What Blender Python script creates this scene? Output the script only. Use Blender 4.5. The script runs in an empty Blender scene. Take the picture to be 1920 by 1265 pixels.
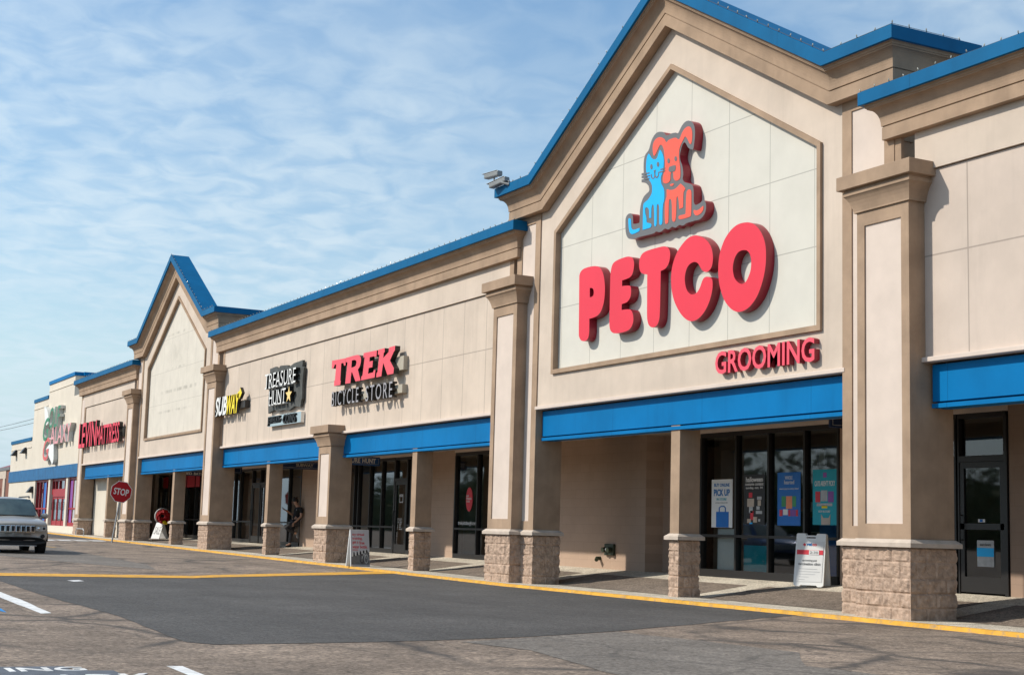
import bpy, bmesh, math, random
from mathutils import Vector, Matrix, noise
from mathutils.geometry import tessellate_polygon
random.seed(7)
SC = bpy.context.scene
COL = SC.collection
# ---------------------------------------------------------------- camera
cam_d = bpy.data.cameras.new("camera"); cam = bpy.data.objects.new("camera", cam_d); COL.objects.link(cam)
YAW, PIT, ROL = (math.radians(v) for v in (27.709, 7.490, 1.635))
f0 = Vector((-math.cos(YAW), math.sin(YAW), 0)); r0 = Vector((math.sin(YAW), math.cos(YAW), 0)); u0 = Vector((0, 0, 1))
fw = f0*math.cos(PIT) + u0*math.sin(PIT); uu = -f0*math.sin(PIT) + u0*math.cos(PIT)
rt = r0*math.cos(ROL) + uu*math.sin(ROL); up = -r0*math.sin(ROL) + uu*math.cos(ROL)
CAM = Vector((0, 0, 1.215))
m = Matrix((rt, up, -fw)).transposed().to_4x4(); m.translation = CAM; cam.matrix_world = m
cam_d.sensor_width = 36; cam_d.sensor_fit = 'HORIZONTAL'; cam_d.lens = 2763.46/1920*36
cam_d.clip_start = .1; cam_d.clip_end = 6000
SC.camera = cam
# ---------------------------------------------------------------- light
SUNDIR = Vector((-.51, -1, .93)).normalized()          # towards the sun
SUN_EL = math.asin(SUNDIR.z); SUN_AZ = math.atan2(SUNDIR.x, SUNDIR.y)
sd = bpy.data.lights.new("sun", 'SUN'); sd.energy = 4.6; sd.angle = math.radians(1.2); sd.color = (1, .935, .825)
so = bpy.data.objects.new("sun", sd); COL.objects.link(so); so.rotation_euler = (-SUNDIR).to_track_quat('-Z', 'Y').to_euler()
W = bpy.data.worlds.new("World"); SC.world = W; W.use_nodes = True
wn = W.node_tree; wn.nodes.clear()
def wnode(t, **k):
    n = wn.nodes.new(t)
    for a, b in k.items(): setattr(n, a, b)
    return n
def wmath(op, a, b=None, c=None):
    n = wnode('ShaderNodeMath', operation=op)
    for i, v in enumerate((a, b, c)):
        if v is None: continue
        if isinstance(v, (int, float)): n.inputs[i].default_value = v
        else: wn.links.new(v, n.inputs[i])
    return n.outputs[0]
sky = wnode('ShaderNodeTexSky', sky_type='NISHITA'); sky.sun_disc = False
sky.sun_elevation = SUN_EL; sky.sun_rotation = SUN_AZ; sky.air_density = 1.15; sky.dust_density = .6; sky.ozone_density = 1.6; sky.altitude = 0
tc = wnode('ShaderNodeTexCoord'); sp = wnode('ShaderNodeSeparateXYZ'); wn.links.new(tc.outputs['Generated'], sp.inputs[0])
zz = wmath('ADD', wmath('MAXIMUM', sp.outputs[2], 0.0), .10)
px = wmath('DIVIDE', sp.outputs[0], zz); py = wmath('DIVIDE', sp.outputs[1], zz)
cb = wnode('ShaderNodeCombineXYZ'); wn.links.new(px, cb.inputs[0]); wn.links.new(py, cb.inputs[1])
def wnoise(scale, detail, rough, st=1.0, rot=1.08, off=(0, 0, 0), dist=0):   # st: how far the clouds are drawn out along the direction rot
    mpn = wnode('ShaderNodeMapping', vector_type='TEXTURE'); mpn.inputs['Scale'].default_value = (st, 1, 1); mpn.inputs['Rotation'].default_value = (0, 0, rot); mpn.inputs['Location'].default_value = off
    wn.links.new(cb.outputs[0], mpn.inputs[0])
    n = wnode('ShaderNodeTexNoise'); n.inputs['Scale'].default_value = scale; n.inputs['Detail'].default_value = detail; n.inputs['Roughness'].default_value = rough; n.inputs['Distortion'].default_value = dist
    wn.links.new(mpn.outputs[0], n.inputs['Vector']); return n.outputs[0]
def wramp(v, a, b):
    n = wnode('ShaderNodeMapRange', interpolation_type='SMOOTHSTEP'); n.inputs[1].default_value = a; n.inputs[2].default_value = b
    wn.links.new(v, n.inputs[0]); return n.outputs[0]
big = wramp(wnoise(.50, 5, .5, 1.6, 1.0, (3.1, 1.7, 0)), .26, .62)            # where the cloud field lies
fine = wramp(wnoise(9.0, 4, .5, .85, 1.15, (0, 0, 0), .5), .28, .72)         # small ripples of altocumulus
patch = wramp(wnoise(.9, 3, .5, 1.3, 1.0, (9, 4, 0)), .36, .62)                # where the ripples break up
wisp = wramp(wnoise(.9, 6, .52, 3.0, .75, (5, 2, 0), .8), .42, .84)           # long drawn-out streaks
wisp2 = wramp(wnoise(2.6, 6, .55, 1.8, .5, (1, 7, 0), .6), .42, .86)
rip = wmath('MULTIPLY', fine, wmath('MULTIPLY_ADD', patch, .26, .14))
cl = wmath('MULTIPLY', big, wmath('ADD', rip, .36))
cl = wmath('MAXIMUM', cl, wmath('MULTIPLY', wisp, .36))
cl = wmath('ADD', cl, wmath('MULTIPLY', wisp2, .20))
hz = wramp(sp.outputs[2], .32, .0)                                     # more cloud towards the horizon
cl = wmath('MINIMUM', wmath('ADD', cl, wmath('MULTIPLY', hz, .06)), .92)
hs = wnode('ShaderNodeHueSaturation'); hs.inputs['Saturation'].default_value = 1.42; hs.inputs['Value'].default_value = 1.5; wn.links.new(sky.outputs[0], hs.inputs['Color'])
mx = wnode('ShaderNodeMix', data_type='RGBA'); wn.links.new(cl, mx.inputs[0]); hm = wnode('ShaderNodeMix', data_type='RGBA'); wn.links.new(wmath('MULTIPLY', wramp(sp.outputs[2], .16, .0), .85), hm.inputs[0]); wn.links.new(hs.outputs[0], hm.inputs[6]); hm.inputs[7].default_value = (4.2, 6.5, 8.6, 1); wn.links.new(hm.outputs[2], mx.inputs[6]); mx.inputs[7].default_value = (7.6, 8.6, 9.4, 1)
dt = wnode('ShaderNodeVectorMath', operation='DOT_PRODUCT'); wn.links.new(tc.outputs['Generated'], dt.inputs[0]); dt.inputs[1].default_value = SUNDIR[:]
gl_ = wmath('MULTIPLY_ADD', wmath('POWER', wmath('MAXIMUM', dt.outputs['Value'], 0.0), 2.0), .5, 1.0)   # cloud brightened towards the sun, behind the camera, to add facade fill
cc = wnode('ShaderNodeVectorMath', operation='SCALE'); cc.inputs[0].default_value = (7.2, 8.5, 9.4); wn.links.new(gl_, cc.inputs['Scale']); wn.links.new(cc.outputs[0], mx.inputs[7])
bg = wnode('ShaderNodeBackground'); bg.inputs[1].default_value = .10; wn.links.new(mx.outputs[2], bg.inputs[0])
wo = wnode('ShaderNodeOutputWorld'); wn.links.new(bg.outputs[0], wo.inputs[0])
SC.view_settings.view_transform = 'Standard'; SC.view_settings.look = 'None'; SC.view_settings.gamma = 1; SC.view_settings.use_curve_mapping = False
SC.view_settings.exposure = -0.05
PD = {
 'P': [(-26.004,6.444),(-25.997,6.513),(-25.952,6.573),(-25.858,6.614),(-25.716,6.626),(-25.551,6.624),(-25.387,6.609),(-25.247,6.577),(-25.139,6.512),(-25.057,6.409),(-25.007,6.281),(-24.978,6.133),(-24.977,5.989),(-24.999,5.848),(-25.053,5.723),(-25.14,5.626),(-25.262,5.573),(-25.39,5.554),(-25.562,5.547,'c'),(-25.554,5.359),(-25.563,5.227),(-25.606,5.146),(-25.689,5.111),(-25.793,5.112),(-25.889,5.146),(-25.954,5.219),(-25.973,5.306),(-25.985,5.799)],
 'P_hole': [(-25.57,6.181,'c'),(-25.485,6.172),(-25.428,6.133),(-25.407,6.069),(-25.427,6.011),(-25.492,5.988),(-25.562,5.994,'c')],
 'E': [(-24.777,6.273),(-24.768,6.392),(-24.732,6.506),(-24.659,6.572),(-24.527,6.602),(-24.352,6.616),(-24.156,6.617),(-24.027,6.59),(-23.948,6.543),(-23.907,6.455),(-23.913,6.363),(-23.944,6.274),(-24.001,6.212),(-24.099,6.184),(-24.228,6.173),(-24.332,6.169,'c'),(-24.332,6.056,'c'),(-24.18,6.045),(-24.051,6.025),(-24.007,5.98),(-23.995,5.897),(-24.01,5.817),(-24.063,5.754),(-24.148,5.713),(-24.255,5.701),(-24.329,5.698,'c'),(-24.333,5.582,'c'),(-24.164,5.573),(-24.014,5.55),(-23.935,5.483),(-23.898,5.386),(-23.903,5.295),(-23.96,5.209),(-24.064,5.155),(-24.214,5.136),(-24.387,5.134),(-24.54,5.141),(-24.651,5.166),(-24.733,5.222),(-24.772,5.309),(-24.781,5.417),(-24.781,5.773)],
 'T': [(-23.724,6.405),(-23.714,6.484),(-23.666,6.558),(-23.584,6.603),(-23.46,6.623),(-23.255,6.628),(-23.012,6.626),(-22.851,6.614),(-22.739,6.574),(-22.675,6.507),(-22.657,6.426),(-22.678,6.317),(-22.731,6.235),(-22.82,6.181),(-22.967,6.161,'c'),(-22.967,5.886),(-22.97,5.549),(-22.977,5.347),(-22.994,5.237),(-23.051,5.154),(-23.131,5.118),(-23.232,5.117),(-23.326,5.157),(-23.386,5.236),(-23.414,5.353),(-23.421,5.605),(-23.427,5.948),(-23.43,6.161,'c'),(-23.55,6.185),(-23.656,6.233),(-23.708,6.31)],
 'C': [(-21.294,6.204),(-21.323,6.308),(-21.381,6.408),(-21.484,6.504),(-21.605,6.579),(-21.743,6.632),(-21.847,6.659),(-21.986,6.662),(-22.126,6.629),(-22.266,6.559),(-22.406,6.458),(-22.511,6.329),(-22.58,6.194),(-22.613,6.054),(-22.616,5.909),(-22.587,5.74),(-22.521,5.566),(-22.417,5.41),(-22.289,5.272),(-22.145,5.164),(-22.004,5.101),(-21.883,5.087),(-21.746,5.104),(-21.611,5.162),(-21.478,5.265),(-21.379,5.392),(-21.315,5.532),(-21.291,5.648),(-21.299,5.748),(-21.337,5.797),(-21.421,5.833),(-21.505,5.843),(-21.573,5.826),(-21.623,5.773),(-21.672,5.689),(-21.739,5.618),(-21.824,5.579),(-21.91,5.576),(-21.998,5.601),(-22.087,5.674),(-22.141,5.773),(-22.165,5.888),(-22.153,5.988),(-22.106,6.084),(-22.027,6.144),(-21.923,6.169),(-21.836,6.164),(-21.749,6.123),(-21.679,6.042),(-21.61,5.975),(-21.524,5.935),(-21.44,5.931),(-21.363,5.966),(-21.314,6.028),(-21.293,6.115)],
 'O': [(-20.332,6.636),(-20.207,6.609),(-20.083,6.554),(-19.959,6.457),(-19.867,6.346),(-19.799,6.221),(-19.765,6.083),(-19.758,5.931),(-19.771,5.782),(-19.815,5.619),(-19.888,5.459),(-19.993,5.303),(-20.129,5.188),(-20.266,5.119),(-20.421,5.09),(-20.563,5.097),(-20.706,5.153),(-20.836,5.246),(-20.951,5.368),(-21.035,5.515),(-21.097,5.681),(-21.126,5.843),(-21.125,6.0),(-21.101,6.155),(-21.048,6.285),(-20.952,6.428),(-20.824,6.535),(-20.68,6.608),(-20.521,6.644)],
 'O_hole': [(-20.357,6.153),(-20.279,6.126),(-20.216,6.068),(-20.178,5.985),(-20.168,5.888),(-20.182,5.785),(-20.227,5.696),(-20.288,5.618),(-20.365,5.571),(-20.459,5.575),(-20.554,5.622),(-20.635,5.695),(-20.678,5.789),(-20.695,5.879),(-20.68,5.974),(-20.634,6.064),(-20.561,6.131),(-20.467,6.159)],
 'backing': [(-24.098,6.962),(-24.185,7.025),(-24.236,7.139),(-24.249,7.289),(-24.244,7.395),(-24.192,7.453),(-24.115,7.471),(-24.038,7.453),(-23.986,7.402),(-23.972,7.326),(-23.962,7.24,'c'),(-23.859,7.222),(-23.738,7.222,'c'),(-23.73,7.325),(-23.727,7.471),(-23.682,7.609),(-23.592,7.717),(-23.463,7.766),(-23.408,7.797),(-23.429,7.884),(-23.506,7.951),(-23.6,7.995),(-23.687,8.012,'c'),(-23.689,8.071,'c'),(-23.617,8.061,'c'),(-23.618,8.078,'c'),(-23.69,8.097,'c'),(-23.691,8.139,'c'),(-23.619,8.133,'c'),(-23.692,8.156,'c'),(-23.693,8.192,'c'),(-23.614,8.186,'c'),(-23.625,8.31),(-23.614,8.455),(-23.561,8.549),(-23.469,8.592),(-23.415,8.664),(-23.363,8.767),(-23.273,8.852),(-23.164,8.889),(-23.036,8.874),(-22.926,8.83),(-22.835,8.752),(-22.674,8.756),(-22.533,8.74),(-22.462,8.707),(-22.411,8.746),(-22.326,8.828),(-22.223,8.875),(-22.12,8.875),(-22.017,8.832),(-21.948,8.77),(-21.905,8.669),(-21.896,8.547),(-21.913,8.431),(-21.932,8.336),(-21.961,8.288),(-22.04,8.315),(-22.108,8.355),(-22.161,8.417),(-22.207,8.473),(-22.255,8.484),(-22.31,8.45),(-22.35,8.367),(-22.382,8.273),(-22.362,8.168),(-22.308,8.076),(-22.271,7.968),(-22.262,7.865),(-22.278,7.798),(-22.214,7.725),(-22.094,7.681),(-21.974,7.628),(-21.929,7.559),(-21.912,7.418),(-21.91,7.299),(-21.865,7.231),(-21.781,7.226),(-21.699,7.24),(-21.633,7.267),(-21.567,7.25),(-21.526,7.188),(-21.521,7.09),(-21.562,7.01),(-21.643,6.956),(-21.742,6.93),(-21.875,6.938),(-21.942,6.934),(-22.043,6.938),(-22.145,6.935),(-22.247,6.907),(-22.351,6.941),(-22.437,6.926),(-22.506,6.912),(-22.594,6.947),(-22.664,6.935),(-22.734,6.916),(-22.841,6.955),(-22.93,6.929),(-23.037,6.917),(-23.146,6.951),(-23.218,6.927),(-23.42,6.929),(-23.661,6.938),(-23.793,6.939),(-23.945,6.937)],
 'cat_body': [(-23.522,8.372),(-23.502,8.473),(-23.448,8.534,'c'),(-23.391,8.486),(-23.33,8.415),(-23.252,8.377),(-23.175,8.369),(-23.125,8.412),(-23.073,8.5),(-23.041,8.518,'c'),(-22.981,8.454),(-22.924,8.349),(-22.911,8.243),(-22.922,8.143),(-22.952,8.046),(-22.997,7.994),(-23.002,7.912),(-22.971,7.824),(-22.908,7.75),(-22.877,7.662),(-22.877,7.52),(-22.917,7.425),(-22.931,7.264),(-22.93,7.101),(-22.961,7.05),(-23.004,7.053),(-23.031,7.099),(-23.036,7.283),(-23.043,7.407),(-23.084,7.472),(-23.127,7.443),(-23.13,7.3),(-23.128,7.095),(-23.167,7.05),(-23.204,7.088),(-23.214,7.315),(-23.233,7.463),(-23.278,7.492),(-23.316,7.416),(-23.315,7.245,'c'),(-23.385,7.251,'c'),(-23.391,7.347),(-23.408,7.433),(-23.484,7.482),(-23.535,7.46),(-23.529,7.372),(-23.481,7.26),(-23.471,7.179),(-23.352,7.144),(-23.303,7.101),(-23.342,7.06),(-23.453,7.056),(-23.609,7.058,'c'),(-23.609,7.303),(-23.605,7.531),(-23.561,7.586),(-23.451,7.617),(-23.36,7.673),(-23.303,7.745),(-23.307,7.87),(-23.369,7.965),(-23.445,8.043),(-23.5,8.148),(-23.525,8.247)],
 'cat_tail': [(-24.135,7.354),(-24.093,7.372),(-24.045,7.338),(-24.03,7.23),(-24.005,7.146),(-23.923,7.111),(-23.81,7.113),(-23.715,7.113,'c'),(-23.729,7.057,'c'),(-23.864,7.038),(-23.997,7.039),(-24.076,7.09),(-24.118,7.203)],
 'dog_head': [(-23.273,8.465),(-23.306,8.597),(-23.287,8.697),(-23.226,8.757),(-23.117,8.778),(-23.007,8.755),(-22.897,8.693),(-22.834,8.617),(-22.771,8.644),(-22.664,8.651),(-22.523,8.639),(-22.424,8.582),(-22.365,8.613),(-22.315,8.683),(-22.23,8.744),(-22.127,8.761),(-22.041,8.73),(-21.989,8.648),(-21.979,8.526),(-22.007,8.412),(-22.062,8.424),(-22.122,8.514),(-22.202,8.592),(-22.26,8.549),(-22.345,8.467),(-22.395,8.377),(-22.403,8.277),(-22.39,8.173),(-22.362,8.046),(-22.346,7.922),(-22.364,7.825),(-22.44,7.8),(-22.52,7.816),(-22.575,7.877),(-22.584,7.971),(-22.634,8.005),(-22.675,7.969),(-22.68,7.868),(-22.721,7.826),(-22.821,7.819),(-22.911,7.853),(-22.938,7.92),(-22.915,8.018),(-22.871,8.111),(-22.867,8.234),(-22.889,8.361),(-22.917,8.491),(-22.977,8.591),(-23.04,8.617),(-23.1,8.573),(-23.171,8.495),(-23.228,8.447)],
 'dog_body': [(-22.8,7.698),(-22.71,7.671),(-22.586,7.651),(-22.499,7.66),(-22.423,7.686),(-22.344,7.72,'c'),(-22.257,7.663),(-22.18,7.588),(-22.237,7.539),(-22.243,7.36),(-22.247,7.251,'c'),(-22.368,7.239,'c'),(-22.388,7.387),(-22.425,7.489),(-22.463,7.462),(-22.469,7.262),(-22.482,7.083),(-22.519,7.034),(-22.571,7.043),(-22.604,7.105),(-22.614,7.329),(-22.634,7.454),(-22.677,7.492),(-22.719,7.459),(-22.724,7.248),(-22.73,7.067),(-22.782,7.035),(-22.833,7.064),(-22.852,7.25),(-22.847,7.453),(-22.796,7.565)],
 'dog_leg': [(-22.134,7.519),(-22.067,7.556),(-21.998,7.523),(-21.979,7.43),(-21.978,7.212),(-21.985,7.065),(-22.021,7.036),(-22.174,7.033),(-22.346,7.043),(-22.388,7.081),(-22.365,7.117),(-22.21,7.111),(-22.159,7.136),(-22.154,7.344)],
 'dog_tail': [(-21.899,7.142),(-21.822,7.114),(-21.722,7.122),(-21.657,7.147),(-21.598,7.162,'c'),(-21.596,7.099),(-21.654,7.045),(-21.753,7.018),(-21.837,7.029),(-21.894,7.078)],
 'dog_mouth': [(-22.698,7.76),(-22.632,7.777),(-22.554,7.758),(-22.62,7.728)],
 'eyes': [[(-23.292,8.239),(-23.296,8.214),(-23.311,8.198),(-23.331,8.196),(-23.352,8.207),(-23.367,8.229),(-23.373,8.256),(-23.369,8.282),(-23.354,8.298),(-23.334,8.3),(-23.313,8.289),(-23.298,8.267)],[(-23.065,8.24),(-23.07,8.216),(-23.084,8.201),(-23.104,8.198),(-23.124,8.209),(-23.14,8.23),(-23.146,8.257),(-23.141,8.28),(-23.127,8.296),(-23.107,8.298),(-23.087,8.287),(-23.071,8.266)],[(-22.699,8.23),(-22.705,8.207),(-22.72,8.192),(-22.741,8.19),(-22.763,8.201),(-22.779,8.222),(-22.785,8.248),(-22.78,8.272),(-22.765,8.287),(-22.744,8.289),(-22.722,8.277),(-22.706,8.256)],[(-22.464,8.221),(-22.469,8.197),(-22.484,8.183),(-22.505,8.181),(-22.526,8.192),(-22.542,8.213),(-22.548,8.239),(-22.543,8.262),(-22.528,8.277),(-22.507,8.279),(-22.486,8.267),(-22.47,8.246)]],
 'strokes': [[(-22.741,8.053,'c'),(-22.721,8.112),(-22.644,8.118),(-22.513,8.107),(-22.501,8.044),(-22.535,7.996),(-22.623,8.002),(-22.694,8.013)],[(-23.256,8.159,'c'),(-23.176,8.157,'c'),(-23.2,8.106,'c'),(-23.226,8.11,'c')],[(-23.347,8.105,'c'),(-23.325,8.105,'c'),(-23.304,8.038),(-23.252,8.007),(-23.228,8.05,'c'),(-23.23,8.119,'c'),(-23.196,8.112,'c'),(-23.187,8.048),(-23.143,8.012),(-23.1,8.034),(-23.094,8.099,'c'),(-23.072,8.095,'c'),(-23.074,8.019),(-23.134,7.983),(-23.186,8.002),(-23.216,8.021),(-23.244,7.993),(-23.318,8.012),(-23.345,8.059)],[(-23.019,8.141,'c'),(-22.857,8.132,'c'),(-22.857,8.108,'c'),(-23.019,8.117,'c')],[(-23.054,8.095,'c'),(-22.856,8.083,'c'),(-22.855,8.058,'c'),(-23.053,8.07,'c')],[(-23.571,8.168,'c'),(-23.396,8.153,'c'),(-23.395,8.13,'c'),(-23.571,8.143,'c')],[(-23.57,8.117,'c'),(-23.38,8.095,'c'),(-23.379,8.072,'c'),(-23.569,8.092,'c')],[(-23.568,8.063,'c'),(-23.393,8.044,'c'),(-23.392,8.023,'c'),(-23.567,8.037,'c')]],
 'TR_T': [(-39.759,5.94,'c'),(-38.68,5.916,'c'),(-38.681,5.711,'c'),(-38.792,5.714,'c'),(-38.851,5.798,'c'),(-39.017,5.803,'c'),(-39.037,5.313,'c'),(-38.997,5.303,'c'),(-39.022,5.186,'c'),(-39.517,5.19,'c'),(-39.506,5.349,'c'),(-39.457,5.356,'c'),(-39.402,5.804,'c'),(-39.522,5.806,'c'),(-39.62,5.708,'c'),(-39.746,5.711,'c')],
 'TR_R': [(-38.672,5.924,'c'),(-37.96,5.932),(-37.772,5.922),(-37.605,5.871),(-37.534,5.774),(-37.558,5.653),(-37.64,5.564),(-37.737,5.52,'c'),(-37.507,5.195,'c'),(-37.878,5.199,'c'),(-38.153,5.475,'c'),(-38.2,5.479,'c'),(-38.234,5.357,'c'),(-38.251,5.182,'c'),(-38.644,5.19,'c'),(-38.623,5.299,'c'),(-38.555,5.668,'c'),(-38.541,5.789,'c'),(-38.667,5.803,'c')],
 'TR_R_hole': [(-38.214,5.808,'c'),(-38.016,5.808),(-37.886,5.77),(-37.865,5.706),(-37.926,5.632),(-38.111,5.609,'c'),(-38.229,5.609,'c')],
 'TR_E': [(-37.36,5.936,'c'),(-36.421,5.927,'c'),(-36.439,5.757,'c'),(-36.57,5.756,'c'),(-36.604,5.783,'c'),(-36.91,5.783,'c'),(-36.925,5.667,'c'),(-36.68,5.666,'c'),(-36.692,5.492,'c'),(-36.951,5.494,'c'),(-36.988,5.341,'c'),(-36.633,5.347,'c'),(-36.577,5.404,'c'),(-36.472,5.402,'c'),(-36.503,5.2,'c'),(-37.462,5.195,'c'),(-37.454,5.296,'c'),(-37.376,5.328,'c'),(-37.274,5.813,'c'),(-37.365,5.814,'c')],
 'TR_K': [(-36.334,5.93,'c'),(-35.894,5.934,'c'),(-35.884,5.828,'c'),(-35.95,5.804,'c'),(-35.962,5.675,'c'),(-35.614,5.803,'c'),(-35.604,5.919,'c'),(-35.196,5.93,'c'),(-35.201,5.81,'c'),(-35.276,5.771,'c'),(-35.506,5.567,'c'),(-35.221,5.342,'c'),(-35.241,5.2,'c'),(-35.638,5.199,'c'),(-35.949,5.547,'c'),(-36.02,5.317,'c'),(-36.042,5.197,'c'),(-36.397,5.192,'c'),(-36.386,5.296,'c'),(-36.317,5.341,'c'),(-36.233,5.793,'c'),(-36.337,5.794,'c')],
}
# ---------------------------------------------------------------- materials
def lin(r, g, b):
    return tuple(((v/255)/12.92 if v/255 <= .04045 else ((v/255+.055)/1.055)**2.4) for v in (r, g, b))
def mat(name, col, rough=.7, var=.08, scale=3, bump=0, bscale=120, metal=0, spec=.35, emit=None, streak=0, joints=None, coat=0, fleck=0, lane=0, wear=None, grain=0):
    m_ = bpy.data.materials.new(name); m_.use_nodes = True; nt = m_.node_tree; N = nt.nodes; L = nt.links
    b = N['Principled BSDF']; b.inputs['Roughness'].default_value = rough; b.inputs['Metallic'].default_value = metal
    b.inputs['Specular IOR Level'].default_value = spec
    if coat: b.inputs['Coat Weight'].default_value = coat; b.inputs['Coat Roughness'].default_value = .06
    tcn = N.new('ShaderNodeTexCoord'); oc = tcn.outputs['Object']
    def math_(op, a, b_=None):
        n = N.new('ShaderNodeMath'); n.operation = op
        for i, v in enumerate((a, b_)):
            if v is None: continue
            if isinstance(v, (int, float)): n.inputs[i].default_value = v
            else: L.new(v, n.inputs[i])
        return n.outputs[0]
    def nz(s, d=5, r=.6, mp=None):
        n = N.new('ShaderNodeTexNoise'); n.inputs['Scale'].default_value = s; n.inputs['Detail'].default_value = d; n.inputs['Roughness'].default_value = r
        if mp:
            q = N.new('ShaderNodeMapping'); q.inputs['Scale'].default_value = mp; L.new(oc, q.inputs[0]); L.new(q.outputs[0], n.inputs['Vector'])
        else: L.new(oc, n.inputs['Vector'])
        return n.outputs[0]
    def mixc(fac, a, c2, mode='MIX'):
        n = N.new('ShaderNodeMix'); n.data_type = 'RGBA'; n.blend_type = mode
        if isinstance(fac, (int, float)): n.inputs[0].default_value = fac
        else: L.new(fac, n.inputs[0])
        for i, v in ((6, a), (7, c2)):
            if isinstance(v, tuple): n.inputs[i].default_value = (*v[:3], 1)
            else: L.new(v, n.inputs[i])
        return n.outputs[2]
    c = tuple(col)
    cur = c
    if var:
        dark = tuple(v*(1-var*1.6) for v in c); lite = tuple(min(1, v*(1+var)) for v in c)
        r = N.new('ShaderNodeMapRange'); r.inputs[1].default_value = .32; r.inputs[2].default_value = .68; L.new(nz(scale), r.inputs[0])
        cur = mixc(r.outputs[0], dark, lite)
    if streak:
        r = N.new('ShaderNodeMapRange'); r.inputs[1].default_value = .52; r.inputs[2].default_value = .78; r.inputs[4].default_value = streak
        L.new(nz(2.2, 6, .65, (1.6, 1.6, .12)), r.inputs[0]); cur = mixc(r.outputs[0], cur, tuple(v*.45 for v in c))
    if grain:                                                # coarse stones and tone of the surface itself
        for gs, ga in ((16, grain), (5, grain*.7), (.35, grain*.8)):
            r = N.new('ShaderNodeMapRange'); r.inputs[1].default_value = .34; r.inputs[2].default_value = .66; r.inputs[3].default_value = 1-ga; r.inputs[4].default_value = 1+ga; L.new(nz(gs, 6, .75), r.inputs[0])
            cx = N.new('ShaderNodeVectorMath'); cx.operation = 'SCALE'; L.new(cur, cx.inputs[0]); L.new(r.outputs[0], cx.inputs['Scale']); cur = cx.outputs[0]
    if lane:                                                 # tyre-polished and oil-darkened wheel tracks
        r = N.new('ShaderNodeMapRange'); r.inputs[1].default_value = .44; r.inputs[2].default_value = .72; r.inputs[4].default_value = lane; L.new(nz(1, 5, .6, (.07, .9, 1)), r.inputs[0])
        cur = mixc(r.outputs[0], cur, tuple(v*.45 for v in c))
    if wear:
        r = N.new('ShaderNodeMapRange'); r.inputs[1].default_value = .50; r.inputs[2].default_value = .66; r.inputs[4].default_value = wear[3]; L.new(nz(7, 9, .75), r.inputs[0])
        cur = mixc(r.outputs[0], cur, wear[:3])
    if fleck:
        v = N.new('ShaderNodeTexVoronoi'); v.inputs['Scale'].default_value = fleck; L.new(oc, v.inputs['Vector'])
        n = N.new('ShaderNodeMix'); n.data_type = 'RGBA'; n.blend_type = 'OVERLAY'; n.inputs[0].default_value = .55
        L.new(cur, n.inputs[6]) if not isinstance(cur, tuple) else None
        bw = N.new('ShaderNodeRGBToBW'); L.new(v.outputs['Color'], bw.inputs[0]); L.new(bw.outputs[0], n.inputs[7]); cur = n.outputs[2]
    hgt = None
    if joints:                                               # control joints cut in the render coat
        sepn = N.new('ShaderNodeSeparateXYZ'); L.new(oc, sepn.inputs[0]); jm = None
        x0, dx, zs, z_lo, z_hi, wd = joints
        if dx:
            jm = None; a = math_('ABSOLUTE', math_('SUBTRACT', math_('FRACT', math_('ADD', math_('DIVIDE', math_('SUBTRACT', sepn.outputs[0], x0), dx), .5)), .5))
            jm = math_('LESS_THAN', a, wd/dx)
            jm = math_('MULTIPLY', jm, math_('LESS_THAN', sepn.outputs[2], z_hi))
        for z in zs:
            h = math_('LESS_THAN', math_('ABSOLUTE', math_('SUBTRACT', sepn.outputs[2], z)), wd)
            jm = h if jm is None else math_('MAXIMUM', jm, h)
        cur = mixc(math_('MULTIPLY', jm, .55), cur, tuple(v*.35 for v in c)); hgt = math_('SUBTRACT', 1.0, jm)
    if isinstance(cur, tuple): b.inputs['Base Color'].default_value = (*cur, 1)
    else: L.new(cur, b.inputs['Base Color'])
    if bump:
        bn = N.new('ShaderNodeBump'); bn.inputs['Strength'].default_value = bump; bn.inputs['Distance'].default_value = .01
        L.new(nz(bscale, 4, .7), bn.inputs['Height']); L.new(bn.outputs[0], b.inputs['Normal'])
        rr = N.new('ShaderNodeMapRange'); rr.inputs[3].default_value = rough-.06; rr.inputs[4].default_value = min(1, rough+.08); L.new(nz(7), rr.inputs[0]); L.new(rr.outputs[0], b.inputs['Roughness'])
    if emit: b.inputs['Emission Color'].default_value = (*emit[:3], 1); b.inputs['Emission Strength'].default_value = emit[3]
    return m_
WALLC = (.580, .484, .400); TRIMC = (.360, .252, .172); PANELC = (.60, .578, .515)
M = {}
M['wall'] = mat('stucco_wall', WALLC, .9, .07, .9, .35, 140, streak=.20)
M['wall_j'] = mat('stucco_wall_panels', WALLC, .9, .06, 1.0, .35, 140, streak=.24, joints=(-30.5, 1.187, (5.40,), 3.9, 6.69, .012))
M['wall_r'] = mat('stucco_wall_large_panels', (.565, .47, .40), .9, .06, 1.0, .35, 140, streak=.20, joints=(-15.29, 2.37, (5.41,), 3.9, 6.66, .012))
M['panel'] = mat('pale_stucco_panel', PANELC, .9, .03, 1.5, .3, 150, joints=(-27.02, 1.187, (5.97, 7.27, 8.60), 0, 99, .009))
M['panel_old'] = mat('stained_pale_panel', (.61, .565, .49), .9, .04, 1.5, .3, 150, streak=.10, joints=(-62.35, 1.187, (5.95, 7.26, 8.58), 0, 99, .006))
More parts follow.
